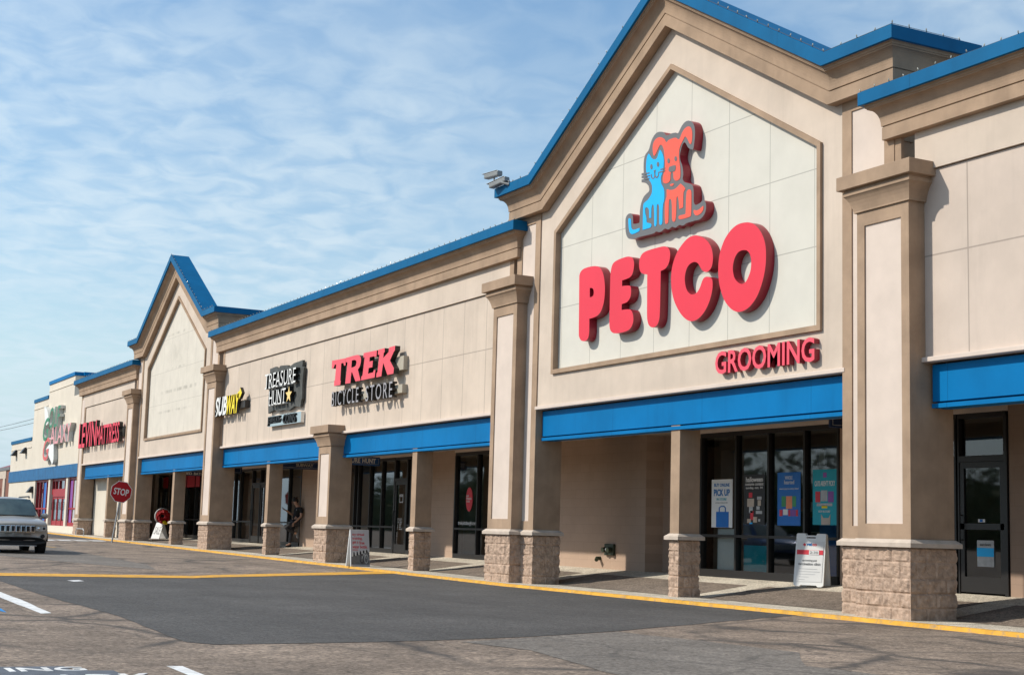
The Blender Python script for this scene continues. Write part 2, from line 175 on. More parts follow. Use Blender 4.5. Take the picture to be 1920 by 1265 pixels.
def ghost(m_):                                            # weather marks left where an old sign was taken down
    nt = m_.node_tree; N = nt.nodes; L = nt.links; b = N['Principled BSDF']; src = b.inputs['Base Color'].links[0].from_socket
    tcn = N.new('ShaderNodeTexCoord'); sx = N.new('ShaderNodeSeparateXYZ'); L.new(tcn.outputs['Object'], sx.inputs[0]); tot = None
    n = N.new('ShaderNodeTexNoise'); n.inputs['Scale'].default_value = 2.2; n.inputs['Detail'].default_value = 4; L.new(tcn.outputs['Object'], n.inputs['Vector'])
    for z, hw, x0, x1, k in ((8.72, .05, -59.3, -56.3, .9), (8.0, .45, -59.2, -56.6, .35), (7.32, .05, -59.3, -56.6, .8), (6.42, .07, -60.0, -54.4, 1.0), (5.62, .05, -60.2, -55.8, .9), (6.1, .3, -61.4, -61.1, .7)):
        def rng(sock, c, h_):
            s = N.new('ShaderNodeMath'); s.operation = 'SUBTRACT'; L.new(sock, s.inputs[0]); s.inputs[1].default_value = c
            a = N.new('ShaderNodeMath'); a.operation = 'ABSOLUTE'; L.new(s.outputs[0], a.inputs[0])
            r = N.new('ShaderNodeMapRange'); r.inputs[1].default_value = h_*.5; r.inputs[2].default_value = h_*1.3; r.inputs[3].default_value = 1; r.inputs[4].default_value = 0; L.new(a.outputs[0], r.inputs[0]); return r.outputs[0]
        m1 = N.new('ShaderNodeMath'); m1.operation = 'MULTIPLY'; L.new(rng(sx.outputs[2], z, hw), m1.inputs[0]); L.new(rng(sx.outputs[0], (x0+x1)/2, (x1-x0)/2), m1.inputs[1])
        m2 = N.new('ShaderNodeMath'); m2.operation = 'MULTIPLY'; L.new(m1.outputs[0], m2.inputs[0]); m2.inputs[1].default_value = k
        if tot is None: tot = m2.outputs[0]
        else:
            mm = N.new('ShaderNodeMath'); mm.operation = 'MAXIMUM'; L.new(tot, mm.inputs[0]); L.new(m2.outputs[0], mm.inputs[1]); tot = mm.outputs[0]
    r = N.new('ShaderNodeMapRange'); r.inputs[1].default_value = .42; r.inputs[2].default_value = .66; r.inputs[4].default_value = .55; L.new(n.outputs[0], r.inputs[0])
    mu = N.new('ShaderNodeMath'); mu.operation = 'MULTIPLY'; L.new(r.outputs[0], mu.inputs[0]); L.new(tot, mu.inputs[1])
    mx_ = N.new('ShaderNodeMix'); mx_.data_type = 'RGBA'; L.new(mu.outputs[0], mx_.inputs[0]); L.new(src, mx_.inputs[6]); mx_.inputs[7].default_value = (.20, .19, .16, 1); L.new(mx_.outputs[2], b.inputs['Base Color'])
ghost(M['panel_old'])
M['inset'] = mat('cream_inset', (.625, .525, .455), .9, .04, 2, .3, 150)
M['trim'] = mat('tan_stucco_trim', TRIMC, .9, .12, 1.8, .4, 120, streak=.28)
M['cap'] = mat('cast_stone_cap', (.50, .42, .35), .85, .10, 5, .4, 90)
M['block'] = mat('split_face_block', (.45, .322, .24), .95, .20, 9, 1.0, 90)
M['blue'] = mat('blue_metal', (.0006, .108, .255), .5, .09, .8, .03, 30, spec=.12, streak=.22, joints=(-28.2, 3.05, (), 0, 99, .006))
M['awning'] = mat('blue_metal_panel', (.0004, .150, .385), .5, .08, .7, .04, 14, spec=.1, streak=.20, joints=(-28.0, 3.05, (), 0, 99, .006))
M['awning_old'] = mat('faded_blue_panel', (.012, .115, .27), .6, .14, 2.5, .05, 14, streak=.2)
M['cmu'] = mat('painted_block_wall', (.345, .238, .175), .9, .06, 2, .4, 110)
M['golfwall'] = mat('golf_wall', (.64, .575, .48), .9, .04, 1, .35, 120, streak=.10)
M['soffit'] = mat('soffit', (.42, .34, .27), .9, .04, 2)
M['bronze'] = mat('dark_bronze_frame', (.018, .016, .015), .4, .05, 4, spec=.4)
M['redframe'] = mat('red_frame', (.34, .022, .03), .45, .06, 4)
M['asphalt'] = mat('worn_asphalt', (.235, .183, .142), .92, .18, .8, .9, 70, fleck=38, grain=.30, lane=.25)
M['newasphalt'] = mat('fresh_asphalt', (.082, .078, .074), .88, .13, .5, .7, 90, fleck=45, grain=.10, lane=.30)
M['greyasphalt'] = mat('grey_asphalt', (.172, .152, .132), .9, .13, .8, .7, 80, fleck=40, grain=.14, lane=.25)
M['concrete'] = mat('sidewalk_concrete', (.50, .445, .36), .9, .12, 1.4, .4, 60, fleck=60, grain=.10)
M['aggregate'] = mat('exposed_aggregate', (.19, .150, .118), .95, .10, 2, .8, 90, fleck=45, grain=.2)
M['yellow'] = mat('yellow_paint', (.66, .34, .035), .75, .14, 5, .4, 60, wear=(.24, .20, .16, .75))
M['whitepaint'] = mat('white_road_paint', (.70, .70, .69), .8, .10, 6, .4, 60, wear=(.26, .23, .2, .6))
M['bluepaint'] = mat('blue_road_paint', (.01, .22, .55), .8, .1, 6)
M['slatepaint'] = mat('slate_road_paint', (.105, .118, .14), .85, .14, 8, .3, 60)
M['roof'] = mat('roof_membrane', (.35, .35, .34), .9, .1, .6)
M['petred'] = mat('red_letter_face', (.72, .036, .062), .38, .03, .6, spec=.3)
M['petside'] = mat('red_letter_return', (.30, .012, .028), .35, .05, 2, spec=.5)
M['groomface'] = mat('pink_red_letter_face', (.80, .085, .125), .4, .03, 1)
M['emgrey'] = mat('grey_sign_backing', (.135, .135, .140), .5, .03, 1)
M['emblue'] = mat('sky_blue_sign', (.004, .42, .88), .45, .03, 1)
M['emorange'] = mat('orange_red_sign', (.82, .105, .062), .45, .03, 1)
M['black'] = mat('black_plastic', (.012, .012, .012), .45, .03, 3)
M['darkside'] = mat('dark_letter_return', (.032, .027, .023), .45, .05, 3)
M['white'] = mat('white_plastic', (.76, .76, .74), .45, .02, 3)
M['trekred'] = mat('coral_letter_face', (.78, .085, .115), .45, .03, 2)
M['yellowface'] = mat('yellow_letter_face', (.86, .66, .01), .45, .03, 2)
M['gold'] = mat('pale_gold_face', (.85, .60, .22), .45, .05, 2)
M['slate'] = mat('slate_sign_panel', (.075, .078, .074), .75, .25, 3, .2, 20)
M['midletter'] = mat('mauve_grey_letter_face', (.33, .315, .33), .45, .03, 2)
M['postersheet'] = mat('pale_grey_sheet', (.60, .60, .64), .6, .04, 3)
M['raceway'] = mat('tan_raceway', (.40, .36, .29), .6, .03, 2)
M['levred'] = mat('crimson_letter_face', (.72, .018, .055), .4, .03, 2)
M['green'] = mat('green_letter_face', (.035, .205, .110), .5, .08, 2)
M['fadered'] = mat('faded_red_letter_face', (.60, .115, .115), .55, .10, 2)
M['fadepink'] = mat('faded_pink_letter_face', (.74, .34, .36), .55, .10, 2)
M['paleside'] = mat('pale_letter_return', (.56, .57, .54), .5, .04, 2)
M['navy'] = mat('navy_sign', (.006, .026, .085), .45, .03, 2)
M['navyb'] = mat('blue_hanging_sign', (.008, .075, .25), .45, .03, 2)
M['paper'] = mat('sign_paper', (.70, .70, .69), .6, .02, 2)
M['steel'] = mat('galvanised_steel', (.42, .42, .42), .5, .10, 9, metal=.7)
M['stopred'] = mat('stop_sign_red', (.42, .008, .016), .4, .04, 3)
M['dark_int'] = mat('shop_interior_wall', (.42, .37, .29), .9, .15, .6)
M['int_floor'] = mat('shop_floor', (.13, .12, .11), .5, .1, 1)
M['teal'] = mat('teal_board', (.006, .32, .40), .5, .03, 3)
M['posterblue'] = mat('blue_poster', (.006, .135, .46), .45, .04, 4)
M['posterdark'] = mat('dark_poster', (.02, .02, .022), .45, .04, 4)
M['postertext'] = mat('poster_text_blue', (.01, .14, .40), .5, 0)
M['grey'] = mat('mid_grey', (.20, .20, .20), .6, .15, 9)
M['lgrey'] = mat('light_grey', (.42, .43, .44), .6, .12, 9)
M['redpaint'] = mat('red_print', (.62, .035, .055), .5, .05, 4)
M['greenprint'] = mat('green_print', (.06, .30, .12), .5, .1, 6)
M['orangeprint'] = mat('orange_print', (.75, .25, .12), .5, .1, 6)
M['purple'] = mat('purple_print', (.24, .08, .33), .5, .1, 6)
M['fdc'] = mat('weathered_green_brass', (.045, .058, .035), .5, .2, 20, metal=.3)
M['brownsteel'] = mat('brown_steel_door', (.19, .125, .09), .6, .05, 3)
M['brick'] = mat('red_brown_brick', (.20, .085, .06), .9, .15, 6, .3, 60)
M['redroof'] = mat('red_metal_roof', (.24, .05, .05), .5, .08, 3)
M['carpaint'] = mat('tan_car_paint', (.40, .37, .325), .34, .03, 2, metal=.25, coat=.6)
M['carblue'] = mat('blue_car_paint', (.03, .07, .20), .3, .03, 2, metal=.3, coat=.7)
M['carwhite'] = mat('white_car_paint', (.6, .6, .6), .3, .03, 2, coat=.7)
M['chrome'] = mat('chrome', (.62, .64, .66), .14, .02, 2, metal=1)
M['rubber'] = mat('tyre_rubber', (.016, .016, .016), .85, .1, 9)
M['lens'] = mat('lamp_lens', (.40, .41, .40), .08, .15, 14, spec=.8)
M['carglass'] = mat('tinted_car_glass', (.05, .075, .07), .05, .2, 3, spec=.9)
M['skin'] = mat('skin', (.40, .235, .165), .6, .05, 9)
M['hair'] = mat('black_hair', (.012, .010, .010), .5, .1, 30)
M['tee'] = mat('black_shirt', (.014, .014, .016), .85, .1, 20)
M['jeans'] = mat('charcoal_jeans', (.034, .034, .037), .85, .2, 15)
M['bulb'] = mat('clear_bulb', (.45, .43, .36), .15, .1, 9, spec=.8)
M['wire'] = mat('dark_wire', (.03, .035, .03), .6, 0)
M['redflower'] = mat('red_petals', (.48, .010, .014), .6, .25, 14)
M['camgrey'] = mat('camera_housing', (.22, .23, .23), .4, .06, 5)
M['wallgrey'] = mat('grey_metal_flashing', (.14, .14, .15), .6, .05, 3)
M['leaf'] = mat('dark_foliage', (.075, .110, .045), .8, .4, 2)
def glass_mat(name, tint, refl=1.0):
    m_ = bpy.data.materials.new(name); m_.use_nodes = True; nt = m_.node_tree; nt.nodes.clear(); N = nt.nodes; L = nt.links
    o = N.new('ShaderNodeOutputMaterial'); mixn = N.new('ShaderNodeMixShader'); t = N.new('ShaderNodeBsdfTransparent'); g = N.new('ShaderNodeBsdfGlossy')
    t.inputs[0].default_value = (*tint, 1); g.inputs['Roughness'].default_value = .025; g.inputs['Color'].default_value = (.95, .97, 1, 1)
    fr = N.new('ShaderNodeFresnel'); fr.inputs[0].default_value = 1.52
    mu = N.new('ShaderNodeMath'); mu.operation = 'MULTIPLY_ADD'; mu.inputs[1].default_value = 1.7*refl; mu.inputs[2].default_value = .02; mu.use_clamp = True
    tcn = N.new('ShaderNodeTexCoord'); nz = N.new('ShaderNodeTexNoise'); nz.inputs['Scale'].default_value = .9; nz.inputs['Detail'].default_value = 1; L.new(tcn.outputs['Object'], nz.inputs['Vector'])
    bp = N.new('ShaderNodeBump'); bp.inputs['Strength'].default_value = .05; bp.inputs['Distance'].default_value = .02; L.new(nz.outputs[0], bp.inputs['Height']); L.new(bp.outputs[0], g.inputs['Normal'])
    L.new(fr.outputs[0], mu.inputs[0]); L.new(mu.outputs[0], mixn.inputs[0]); L.new(t.outputs[0], mixn.inputs[1]); L.new(g.outputs[0], mixn.inputs[2]); L.new(mixn.outputs[0], o.inputs[0])
    return m_
M['glass'] = glass_mat('shop_glass', (.72, .76, .74), .85)
# painted concrete block: courses drawn as real mortar lines in the bump and a faint tone
def cmu(name, col):
    m_ = mat(name, col, .9, .05, 2, .4, 110); nt = m_.node_tree; N = nt.nodes; L = nt.links; b = N['Principled BSDF']
    tcn = N.new('ShaderNodeTexCoord'); q = N.new('ShaderNodeMapping'); q.inputs['Rotation'].default_value = (math.radians(90), 0, 0); L.new(tcn.outputs['Object'], q.inputs[0])
    br = N.new('ShaderNodeTexBrick'); br.inputs['Scale'].default_value = 1; br.inputs['Brick Width'].default_value = .41; br.inputs['Row Height'].default_value = .205; br.inputs['Mortar Size'].default_value = .006
    br.inputs['Color1'].default_value = (*[v*1.03 for v in col], 1); br.inputs['Color2'].default_value = (*[v*.95 for v in col], 1); br.inputs['Mortar'].default_value = (*[v*.80 for v in col], 1)
    L.new(q.outputs[0], br.inputs['Vector'])
    src = b.inputs['Base Color'].links[0].from_socket
    mm = N.new('ShaderNodeMix'); mm.data_type = 'RGBA'; mm.inputs[0].default_value = .5; L.new(src, mm.inputs[6]); L.new(br.outputs[0], mm.inputs[7]); L.new(mm.outputs[2], b.inputs['Base Color'])
    return m_
M['cmu'] = cmu('painted_block_wall_coursed', (.43, .305, .225))
M['cmu_d'] = cmu('tan_block_wall_coursed', (.36, .25, .185))
# worn asphalt gets sealed cracks and darker tar bands
def crack(m_, amt, sc_, wd=.035):
    nt = m_.node_tree; N = nt.nodes; L = nt.links; b = N['Principled BSDF']; src = b.inputs['Base Color'].links[0].from_socket
    tcn = N.new('ShaderNodeTexCoord')
    n0 = N.new('ShaderNodeTexNoise'); n0.inputs['Scale'].default_value = .7; n0.inputs['Detail'].default_value = 6; L.new(tcn.outputs['Object'], n0.inputs['Vector'])
    ad = N.new('ShaderNodeMix'); ad.data_type = 'RGBA'; ad.blend_type = 'ADD'; ad.inputs[0].default_value = .9; L.new(tcn.outputs['Object'], ad.inputs[6]); L.new(n0.outputs['Color'], ad.inputs[7])
    v = N.new('ShaderNodeTexVoronoi'); v.feature = 'DISTANCE_TO_EDGE'; v.inputs['Scale'].default_value = sc_; L.new(ad.outputs[2], v.inputs['Vector'])
    r = N.new('ShaderNodeMapRange'); r.inputs[1].default_value = .0; r.inputs[2].default_value = wd; r.inputs[3].default_value = amt; r.inputs[4].default_value = 0; L.new(v.outputs[0], r.inputs[0])
    n1 = N.new('ShaderNodeTexNoise'); n1.inputs['Scale'].default_value = .22; n1.inputs['Detail'].default_value = 3; L.new(tcn.outputs['Object'], n1.inputs['Vector'])
    r1 = N.new('ShaderNodeMapRange'); r1.inputs[1].default_value = .38; r1.inputs[2].default_value = .52; L.new(n1.outputs[0], r1.inputs[0])
    mu = N.new('ShaderNodeMath'); mu.operation = 'MULTIPLY'; L.new(r.outputs[0], mu.inputs[0]); L.new(r1.outputs[0], mu.inputs[1])
    mm = N.new('ShaderNodeMix'); mm.data_type = 'RGBA'; L.new(mu.outputs[0], mm.inputs[0]); L.new(src, mm.inputs[6]); mm.inputs[7].default_value = (.055, .050, .047, 1); L.new(mm.outputs[2], b.inputs['Base Color'])
crack(M['asphalt'], .9, .36, .05); crack(M['asphalt'], .6, 1.0, .03); crack(M['greyasphalt'], .5, .6, .03); crack(M['newasphalt'], .25, .12, .008)
# ---------------------------------------------------------------- builders
class MB:
    def __init__(s): s.v = []; s.f = []; s.mi = []; s.cur = 0
    def add(s, vs, fs):
        o = len(s.v); s.v += [tuple(p) for p in vs]; s.f += [tuple(i+o for i in f) for f in fs]; s.mi += [s.cur]*len(fs); return s
    def box(s, x0, x1, y0, y1, z0, z1):
        return s.add([(x0,y0,z0),(x1,y0,z0),(x1,y1,z0),(x0,y1,z0),(x0,y0,z1),(x1,y0,z1),(x1,y1,z1),(x0,y1,z1)],
                     [(0,3,2,1),(4,5,6,7),(0,1,5,4),(1,2,6,5),(2,3,7,6),(3,0,4,7)])
    def cbox(s, x0, x1, y0, y1, z0, z1, c=.01):             # box with chamfered vertical and top front edges
        bm = bmesh.new(); bmesh.ops.create_cube(bm, size=1)
        for v in bm.verts: v.co = Vector(((x0+x1)/2+v.co.x*(x1-x0), (y0+y1)/2+v.co.y*(y1-y0), (z0+z1)/2+v.co.z*(z1-z0)))
        bmesh.ops.bevel(bm, geom=bm.edges[:], offset=c, segments=2, affect='EDGES', profile=.5)
        bm.verts.index_update(); s.add([v.co[:] for v in bm.verts], [[v.index for v in f.verts] for f in bm.faces]); bm.free(); return s
    def plate(s, outer, holes=(), y0=0, y1=.1, fr=None):     # XZ outline extruded from y0 (front) to y1; or in a frame fr(u, v, w)
        loops = [list(p[:2] for p in outer)] + [list(p[:2] for p in h) for h in holes]
        pts = [p for l in loops for p in l]; n = len(pts)
        tri = tessellate_polygon([[Vector((p[0], p[1], 0)) for p in l] for l in loops])
        fr = fr or (lambda u, v, w: (u, w, v))
        vs = [fr(p[0], p[1], y0) for p in pts] + [fr(p[0], p[1], y1) for p in pts]
        fs = []
        for t in tri:
            a, b, c = (pts[i] for i in t)
            if (b[0]-a[0])*(c[1]-a[1])-(b[1]-a[1])*(c[0]-a[0]) < 0: t = (t[0], t[2], t[1])
            fs.append(tuple(t)); fs.append((t[0]+n, t[2]+n, t[1]+n))
        o = 0
        for k, l in enumerate(loops):
            ar = sum(l[i][0]*l[(i+1)%len(l)][1]-l[(i+1)%len(l)][0]*l[i][1] for i in range(len(l)))
            flip = (ar > 0) == (k == 0)
            for i in range(len(l)):
                a = o+i; b = o+(i+1) % len(l)
                fs.append((a, a+n, b+n, b) if flip else (a, b, b+n, a+n))
            o += len(l)
        return s.add(vs, fs)
    def tube(s, pts, r, n=8, cap=True):
        rings = []; P = [Vector(p) for p in pts]
        R = r if isinstance(r, (list, tuple)) else [r]*len(P)
        for i, p in enumerate(P):
            d = (P[min(i+1, len(P)-1)]-P[max(i-1, 0)]).normalized()
            a = d.orthogonal().normalized() if i == 0 else (a - d*a.dot(d)).normalized()
            b = d.cross(a); rings.append([p+(a*math.cos(t)+b*math.sin(t))*R[i] for t in (2*math.pi*k/n for k in range(n))])
        vs = [v for rg in rings for v in rg]; fs = []
        for i in range(len(P)-1):
            for k in range(n): fs.append((i*n+k, i*n+(k+1) % n, (i+1)*n+(k+1) % n, (i+1)*n+k))
        if cap: fs.append(tuple(range(n-1, -1, -1))); fs.append(tuple((len(P)-1)*n+k for k in range(n)))
        return s.add(vs, fs)
    def ball(s, c, r, seg=10, rings=6):
        rx, ry, rz = r if isinstance(r, (tuple, list)) else (r, r, r); vs = [(c[0], c[1], c[2]+rz)]; fs = []
        for i in range(1, rings):
            t = math.pi*i/rings
            for k in range(seg): q = 2*math.pi*k/seg; vs.append((c[0]+rx*math.sin(t)*math.cos(q), c[1]+ry*math.sin(t)*math.sin(q), c[2]+rz*math.cos(t)))
        vs.append((c[0], c[1], c[2]-rz)); L = len(vs)-1
        for k in range(seg): fs.append((0, 1+k, 1+(k+1) % seg)); fs.append((L, L-seg+(k+1) % seg, L-seg+k))
        for i in range(rings-2):
            for k in range(seg): a = 1+i*seg+k; b = 1+i*seg+(k+1) % seg; fs.append((a, a+seg, b+seg, b))
        return s.add(vs, fs)
    def xform(s, mt, start=0):
        s.v = s.v[:start] + [tuple(mt @ Vector(p)) for p in s.v[start:]]; return s
    def build(s, name, mats, parent=None, smooth=False, kind=None):
        me = bpy.data.meshes.new(name); me.from_pydata(s.v, [], s.f)
        for m_ in (mats if isinstance(mats, (list, tuple)) else [mats]): me.materials.append(M[m_] if isinstance(m_, str) else m_)
        if isinstance(mats, (list, tuple)): me.polygons.foreach_set('material_index', s.mi)
        if smooth: me.polygons.foreach_set('use_smooth', [True]*len(me.polygons))
        me.validate(); me.update()
        return link(name, me, parent, kind)
def link(name, me, parent=None, kind=None):
    o = bpy.data.objects.new(name, me); COL.objects.link(o)
    if parent is not None:
        o.parent = parent
        if parent.type == 'EMPTY' and parent.parent is None: o.matrix_parent_inverse = Matrix.Translation(-parent.location)
    if kind: o['kind'] = kind
    return o
def tag(o, label, cat, group=None):
    o['label'] = label; o['category'] = cat
    if group: o['group'] = group
    return o
def thing(name, label, cat, loc, group=None):
    o = bpy.data.objects.new(name, None); COL.objects.link(o); o.location = loc; o.empty_display_size = .2
    return tag(o, label, cat, group)
def smooth_poly(pts, sub=3):
    out = []; n = len(pts); flag = [len(p) > 2 for p in pts]; q = [Vector((p[0], p[1])) for p in pts]
    for i in range(n):
        p0, p1, p2, p3 = q[i-1], q[i], q[(i+1) % n], q[(i+2) % n]
        if flag[i]: p0 = p1
        if flag[(i+1) % n]: p3 = p2
        out.append(tuple(p1))
        if flag[i] and flag[(i+1) % n]: continue
        for k in range(1, sub):
            t = k/sub
            v = .5*((2*p1)+(p2-p0)*t+(2*p0-5*p1+4*p2-p3)*t*t+(3*p1-p0-3*p2+p3)*t**3); out.append(tuple(v))
    return out
def letter_plate(mb, outer, holes, y0, y1, lip=.012):       # face and return as two material slots
    st = len(mb.f); mb.plate(outer, holes, y0, y1)
    for k in range(st, len(mb.f)):
        a, b, c = (Vector(mb.v[i]) for i in mb.f[k][:3]); nn = (b-a).cross(c-a)
        mb.mi[k] = 0 if abs(nn.y) > .9*nn.length and abs(a.y-y0) < 1e-4 else 1
# lettering from the built-in font, fitted to a rectangle on any plane
def text_mesh(body, offset=0, shear=0, depth=.1, spacing=1.0, bevel=0):
    cu = bpy.data.curves.new('t', 'FONT'); cu.body = body; cu.offset = offset; cu.shear = shear; cu.extrude = depth/2; cu.space_character = spacing; cu.resolution_u = 3
    o = bpy.data.objects.new('t', cu); COL.objects.link(o); bpy.context.view_layer.update()
    me = bpy.data.meshes.new_from_object(o.evaluated_get(bpy.context.evaluated_depsgraph_get())); bpy.data.objects.remove(o); bpy.data.curves.remove(cu)
    return me
def lettering(name, body, fr, u0, u1, v0, v1, w0, w1, face, side, parent=None, offset=0, shear=0, spacing=1.0):
    # fr(u, v, w): u along the text, v up, w from w0 (front) to w1 (back)
    me = text_mesh(body, offset, shear, .1, spacing); xs = [v.co.x for v in me.vertices]; ys = [v.co.y for v in me.vertices]
    a, b, c, d = min(xs), max(xs), min(ys), max(ys)
    for v in me.vertices:
        x, y, z = v.co; v.co = fr(u0+(x-a)/(b-a)*(u1-u0), v0+(y-c)/(d-c)*(v1-v0), w0 if z > 0 else w1)
    me.materials.clear(); me.materials.append(M[face]); me.materials.append(M[side])
    nrm = (Vector(fr(1, 0, 0))-Vector(fr(0, 0, 0))).cross(Vector(fr(0, 1, 0))-Vector(fr(0, 0, 0))).normalized()
    me.update()
    for p in me.polygons: p.material_index = 0 if abs(p.normal.dot(nrm)) > .7 else 1; p.use_smooth = False
    me.name = name
    return link(name, me, parent)
WALLF = lambda u, v, w: (u, w, v)
# sweep of a cornice profile: profile rows (overhang o, drop d below the top line), path = top line in XZ, mitred, with returns at both ends
def offset_path(path, d):
    out = []
    for i, p in enumerate(path):
        ns = []
        for a, b in ((i-1, i), (i, i+1)):
            if 0 <= a and b < len(path):
                e = Vector((path[b][0]-path[a][0], path[b][1]-path[a][1])).normalized(); ns.append(Vector((e.y, -e.x)))
        nn = ns[0] if len(ns) == 1 else (ns[0]+ns[1]).normalized(); k = d/nn.dot(ns[0]); out.append((p[0]+nn.x*k, p[1]+nn.y*k))
    return out
def sweep(mb, path, prof, wall, yb, ends=(True, True)):
    # path ends are the wall's own ends in X; profile overhang moves the end corners out
    rows = []
    for o, d in prof:
        q = offset_path(path, d); y = wall-o; row = []
        xl = path[0][0]-(o if ends[0] else 0); xr = path[-1][0]+(o if ends[1] else 0)
        if ends[0]: row.append((xl, yb, q[0][1]))
        row.append((xl, y, q[0][1])); row += [(p[0], y, p[1]) for p in q[1:-1]]; row.append((xr, y, q[-1][1]))
        if ends[1]: row.append((xr, yb, q[-1][1]))
        rows.append(row)
    n = len(rows[0])
    for i in range(len(rows)-1):
        vs = rows[i]+rows[i+1]; mb.add(vs, [(k, k+n, k+n+1, k+1) for k in range(n-1)])
    return rows
# ---------------------------------------------------------------- ground heights (the lot climbs gently to the left)
def rise(x): return .0074*max(0.0, min(-28.0-x, 75.0))
def zroad(x): return .06+rise(x)
def zwalk(x, y):
    f = .12+rise(x); b = .42+min(.003*max(0, -28-x), .13); b = max(b, f+.04); t = max(0, min(1, (y-15.95)/2.05)); return f+(b-f)*t
def grid(name, xs, ys, zf, mat_, kind='structure', off=0):
    mb = MB(); n = len(ys)
    vs = [(x, y, zf(x, y)+off) for x in xs for y in ys]
    mb.add(vs, [(i*n+j, (i+1)*n+j, (i+1)*n+j+1, i*n+j+1) for i in range(len(xs)-1) for j in range(n-1)])
    return mb.build(name, mat_, None, kind=kind)
XS = [-2500, -600, -200]+[-103+5*i for i in range(15)]+[-28, -15, 0, 40, 200, 2500]
grid('parking_lot', XS, [-2500, -300, -60, -10, 0, 8, 14.71, 19, 60, 300, 2500], lambda x, y: zroad(x)-(.0 if y < 15 else .05), 'asphalt')
def sheet(name, poly, mat_, z=.004, kind='structure', cut=True):
    # flat outline laid on the lot; cut along the crease where the lot starts to climb
    bm = bmesh.new(); vs = [bm.verts.new((p[0], p[1], 0)) for p in poly]; bm.faces.new(vs)
    if cut:
        for xx in [-28-5*i for i in range(16)]:
            bmesh.ops.bisect_plane(bm, geom=bm.verts[:]+bm.edges[:]+bm.faces[:], plane_co=(xx, 0, 0), plane_no=(1, 0, 0))
    for v in bm.verts: v.co.z = zroad(v.co.x)+z
    bmesh.ops.recalc_face_normals(bm, faces=bm.faces[:])
    for f in bm.faces:
        if f.normal.z < 0: f.normal_flip()
    me = bpy.data.meshes.new(name); bm.to_mesh(me); bm.free(); me.materials.append(M[mat_]); return link(name, me, None, kind)
def wob(poly, amp=.03, step=.5, seed=0):
    out = []
    for i, p in enumerate(poly):
        a = Vector(p); b = Vector(poly[(i+1) % len(poly)]); n = max(1, int((b-a).length/step))
        for k in range(n):
            q = a.lerp(b, k/n); d = (b-a).normalized(); w = noise.noise(Vector((q.x*.9, q.y*.9, seed)))*amp; out.append((q.x-d.y*w, q.y+d.x*w))
    return out
sheet('asphalt_patch', wob([(-36, 4.72), (-31.5, 4.6), (-28.33, 4.51), (-23.5, 4.33), (-18.4, 4.33), (-15.84, 4.14), (-14.35, 4.06), (-14.02, 4.25), (-14.15, 5.94), (-14.27, 6.7), (-14.6, 7.93), (-15.45, 9.74), (-16.72, 11.9), (-18.3, 14.69), (-34.6, 14.69), (-31.0, 9.4), (-30.5, 8.7), (-30.9, 5.0)], .06, .6, 3), 'newasphalt', .004)
sheet('asphalt_patch', wob([(-14.06, 6.9), (-12.97, 7.1), (-10.82, 6.68), (-6, 6.9), (-6, 9.6), (-11, 8.95), (-12.3, 9.92), (-13.75, 9.8), (-15.28, 9.57), (-14.5, 7.93)], .05, .5, 8), 'greyasphalt', .004)
sheet('asphalt_patch', wob([(-70, 5.2), (-43, 6.6), (-36.2, 8.3), (-34.4, 8.9), (-37.5, 9.5), (-46, 9.7), (-70, 11.3)], .08, .8, 5), 'greyasphalt', .004)
sheet('asphalt_patch', [(-120, 7.2), (-84, 9.9), (-66.5, 13.6), (-66.6, 14.69), (-120, 14.69)], 'newasphalt', .006)
ylw = sheet('painted_line', wob([(-31.75, -6), (-31.53, 5.01), (-31.21, 8.9), (-31.8, 9.62), (-34.95, 14.66), (-33.75, 14.66), (-30.65, 9.3), (-30.1, 8.6), (-30.25, 4.8), (-30.45, -6)], .05, .6, 2), 'yellow', .010)
sheet('painted_line', wob([(-24.2, 3.86), (-22.11, 3.81), (-18.88, 3.64), (-18.8, 3.5), (-22.5, 3.6), (-24.2, 3.68)], .02, .4), 'whitepaint', .005)
sheet('painted_line', wob([(-12.0, 3.24), (-11.97, 3.365), (-9.5, 3.27), (-9.5, 3.15)], .008, .4), 'whitepaint', .005)
sheet('painted_line', [(-22, 3.22), (-19.79, 3.19), (-19.0, 3.13), (-22, 2.9)], 'bluepaint', .005)
sheet('painted_line', wob([(-28.62, 5.76), (-28.85, 6.03), (-28.4, 6.03), (-28.2, 5.8)], .02, .2), 'whitepaint', .010)
for k in range(8):
    a = 8.6+k*.72; sheet('painted_line', [(-61.2-.25*k, a), (-61.2-.25*k, a+.55), (-62.6-.25*k, a+.62), (-62.6-.25*k, a+.07)], 'whitepaint', .010)
sheet('painted_line', [(-62.3, 8.3), (-65.2, 14.6), (-65.6, 14.6), (-62.7, 8.3)], 'whitepaint', .014)
sheet('painted_line', [(-53.3, 9.9), (-51.6, 10.0), (-51.6, 9.9), (-53.3, 9.8)], 'yellow', .010)
# stencilled letters on the stall
sheet('painted_background', wob([(-12.2, 1.7), (-12.12, 2.46), (-11.78, 2.46), (-11.72, 2.76), (-10.9, 2.76), (-10.9, 1.7)], .02, .2), 'slatepaint', .005)
GF = lambda z: (lambda u, v, w: (v, u, z))
lettering('road_lettering', 'ING', (lambda u, v, w: (v, u, .068-w)), 1.99, 2.57, -11.74, -12.04, 0, .004, 'whitepaint', 'whitepaint', offset=.015)['kind'] = 'structure'
lettering('road_lettering', 'PARK', (lambda u, v, w: (v, u, .068-w)), 2.00, 2.98, -10.95, -11.44, 0, .004, 'whitepaint', 'whitepaint', offset=.015)['kind'] = 'structure'
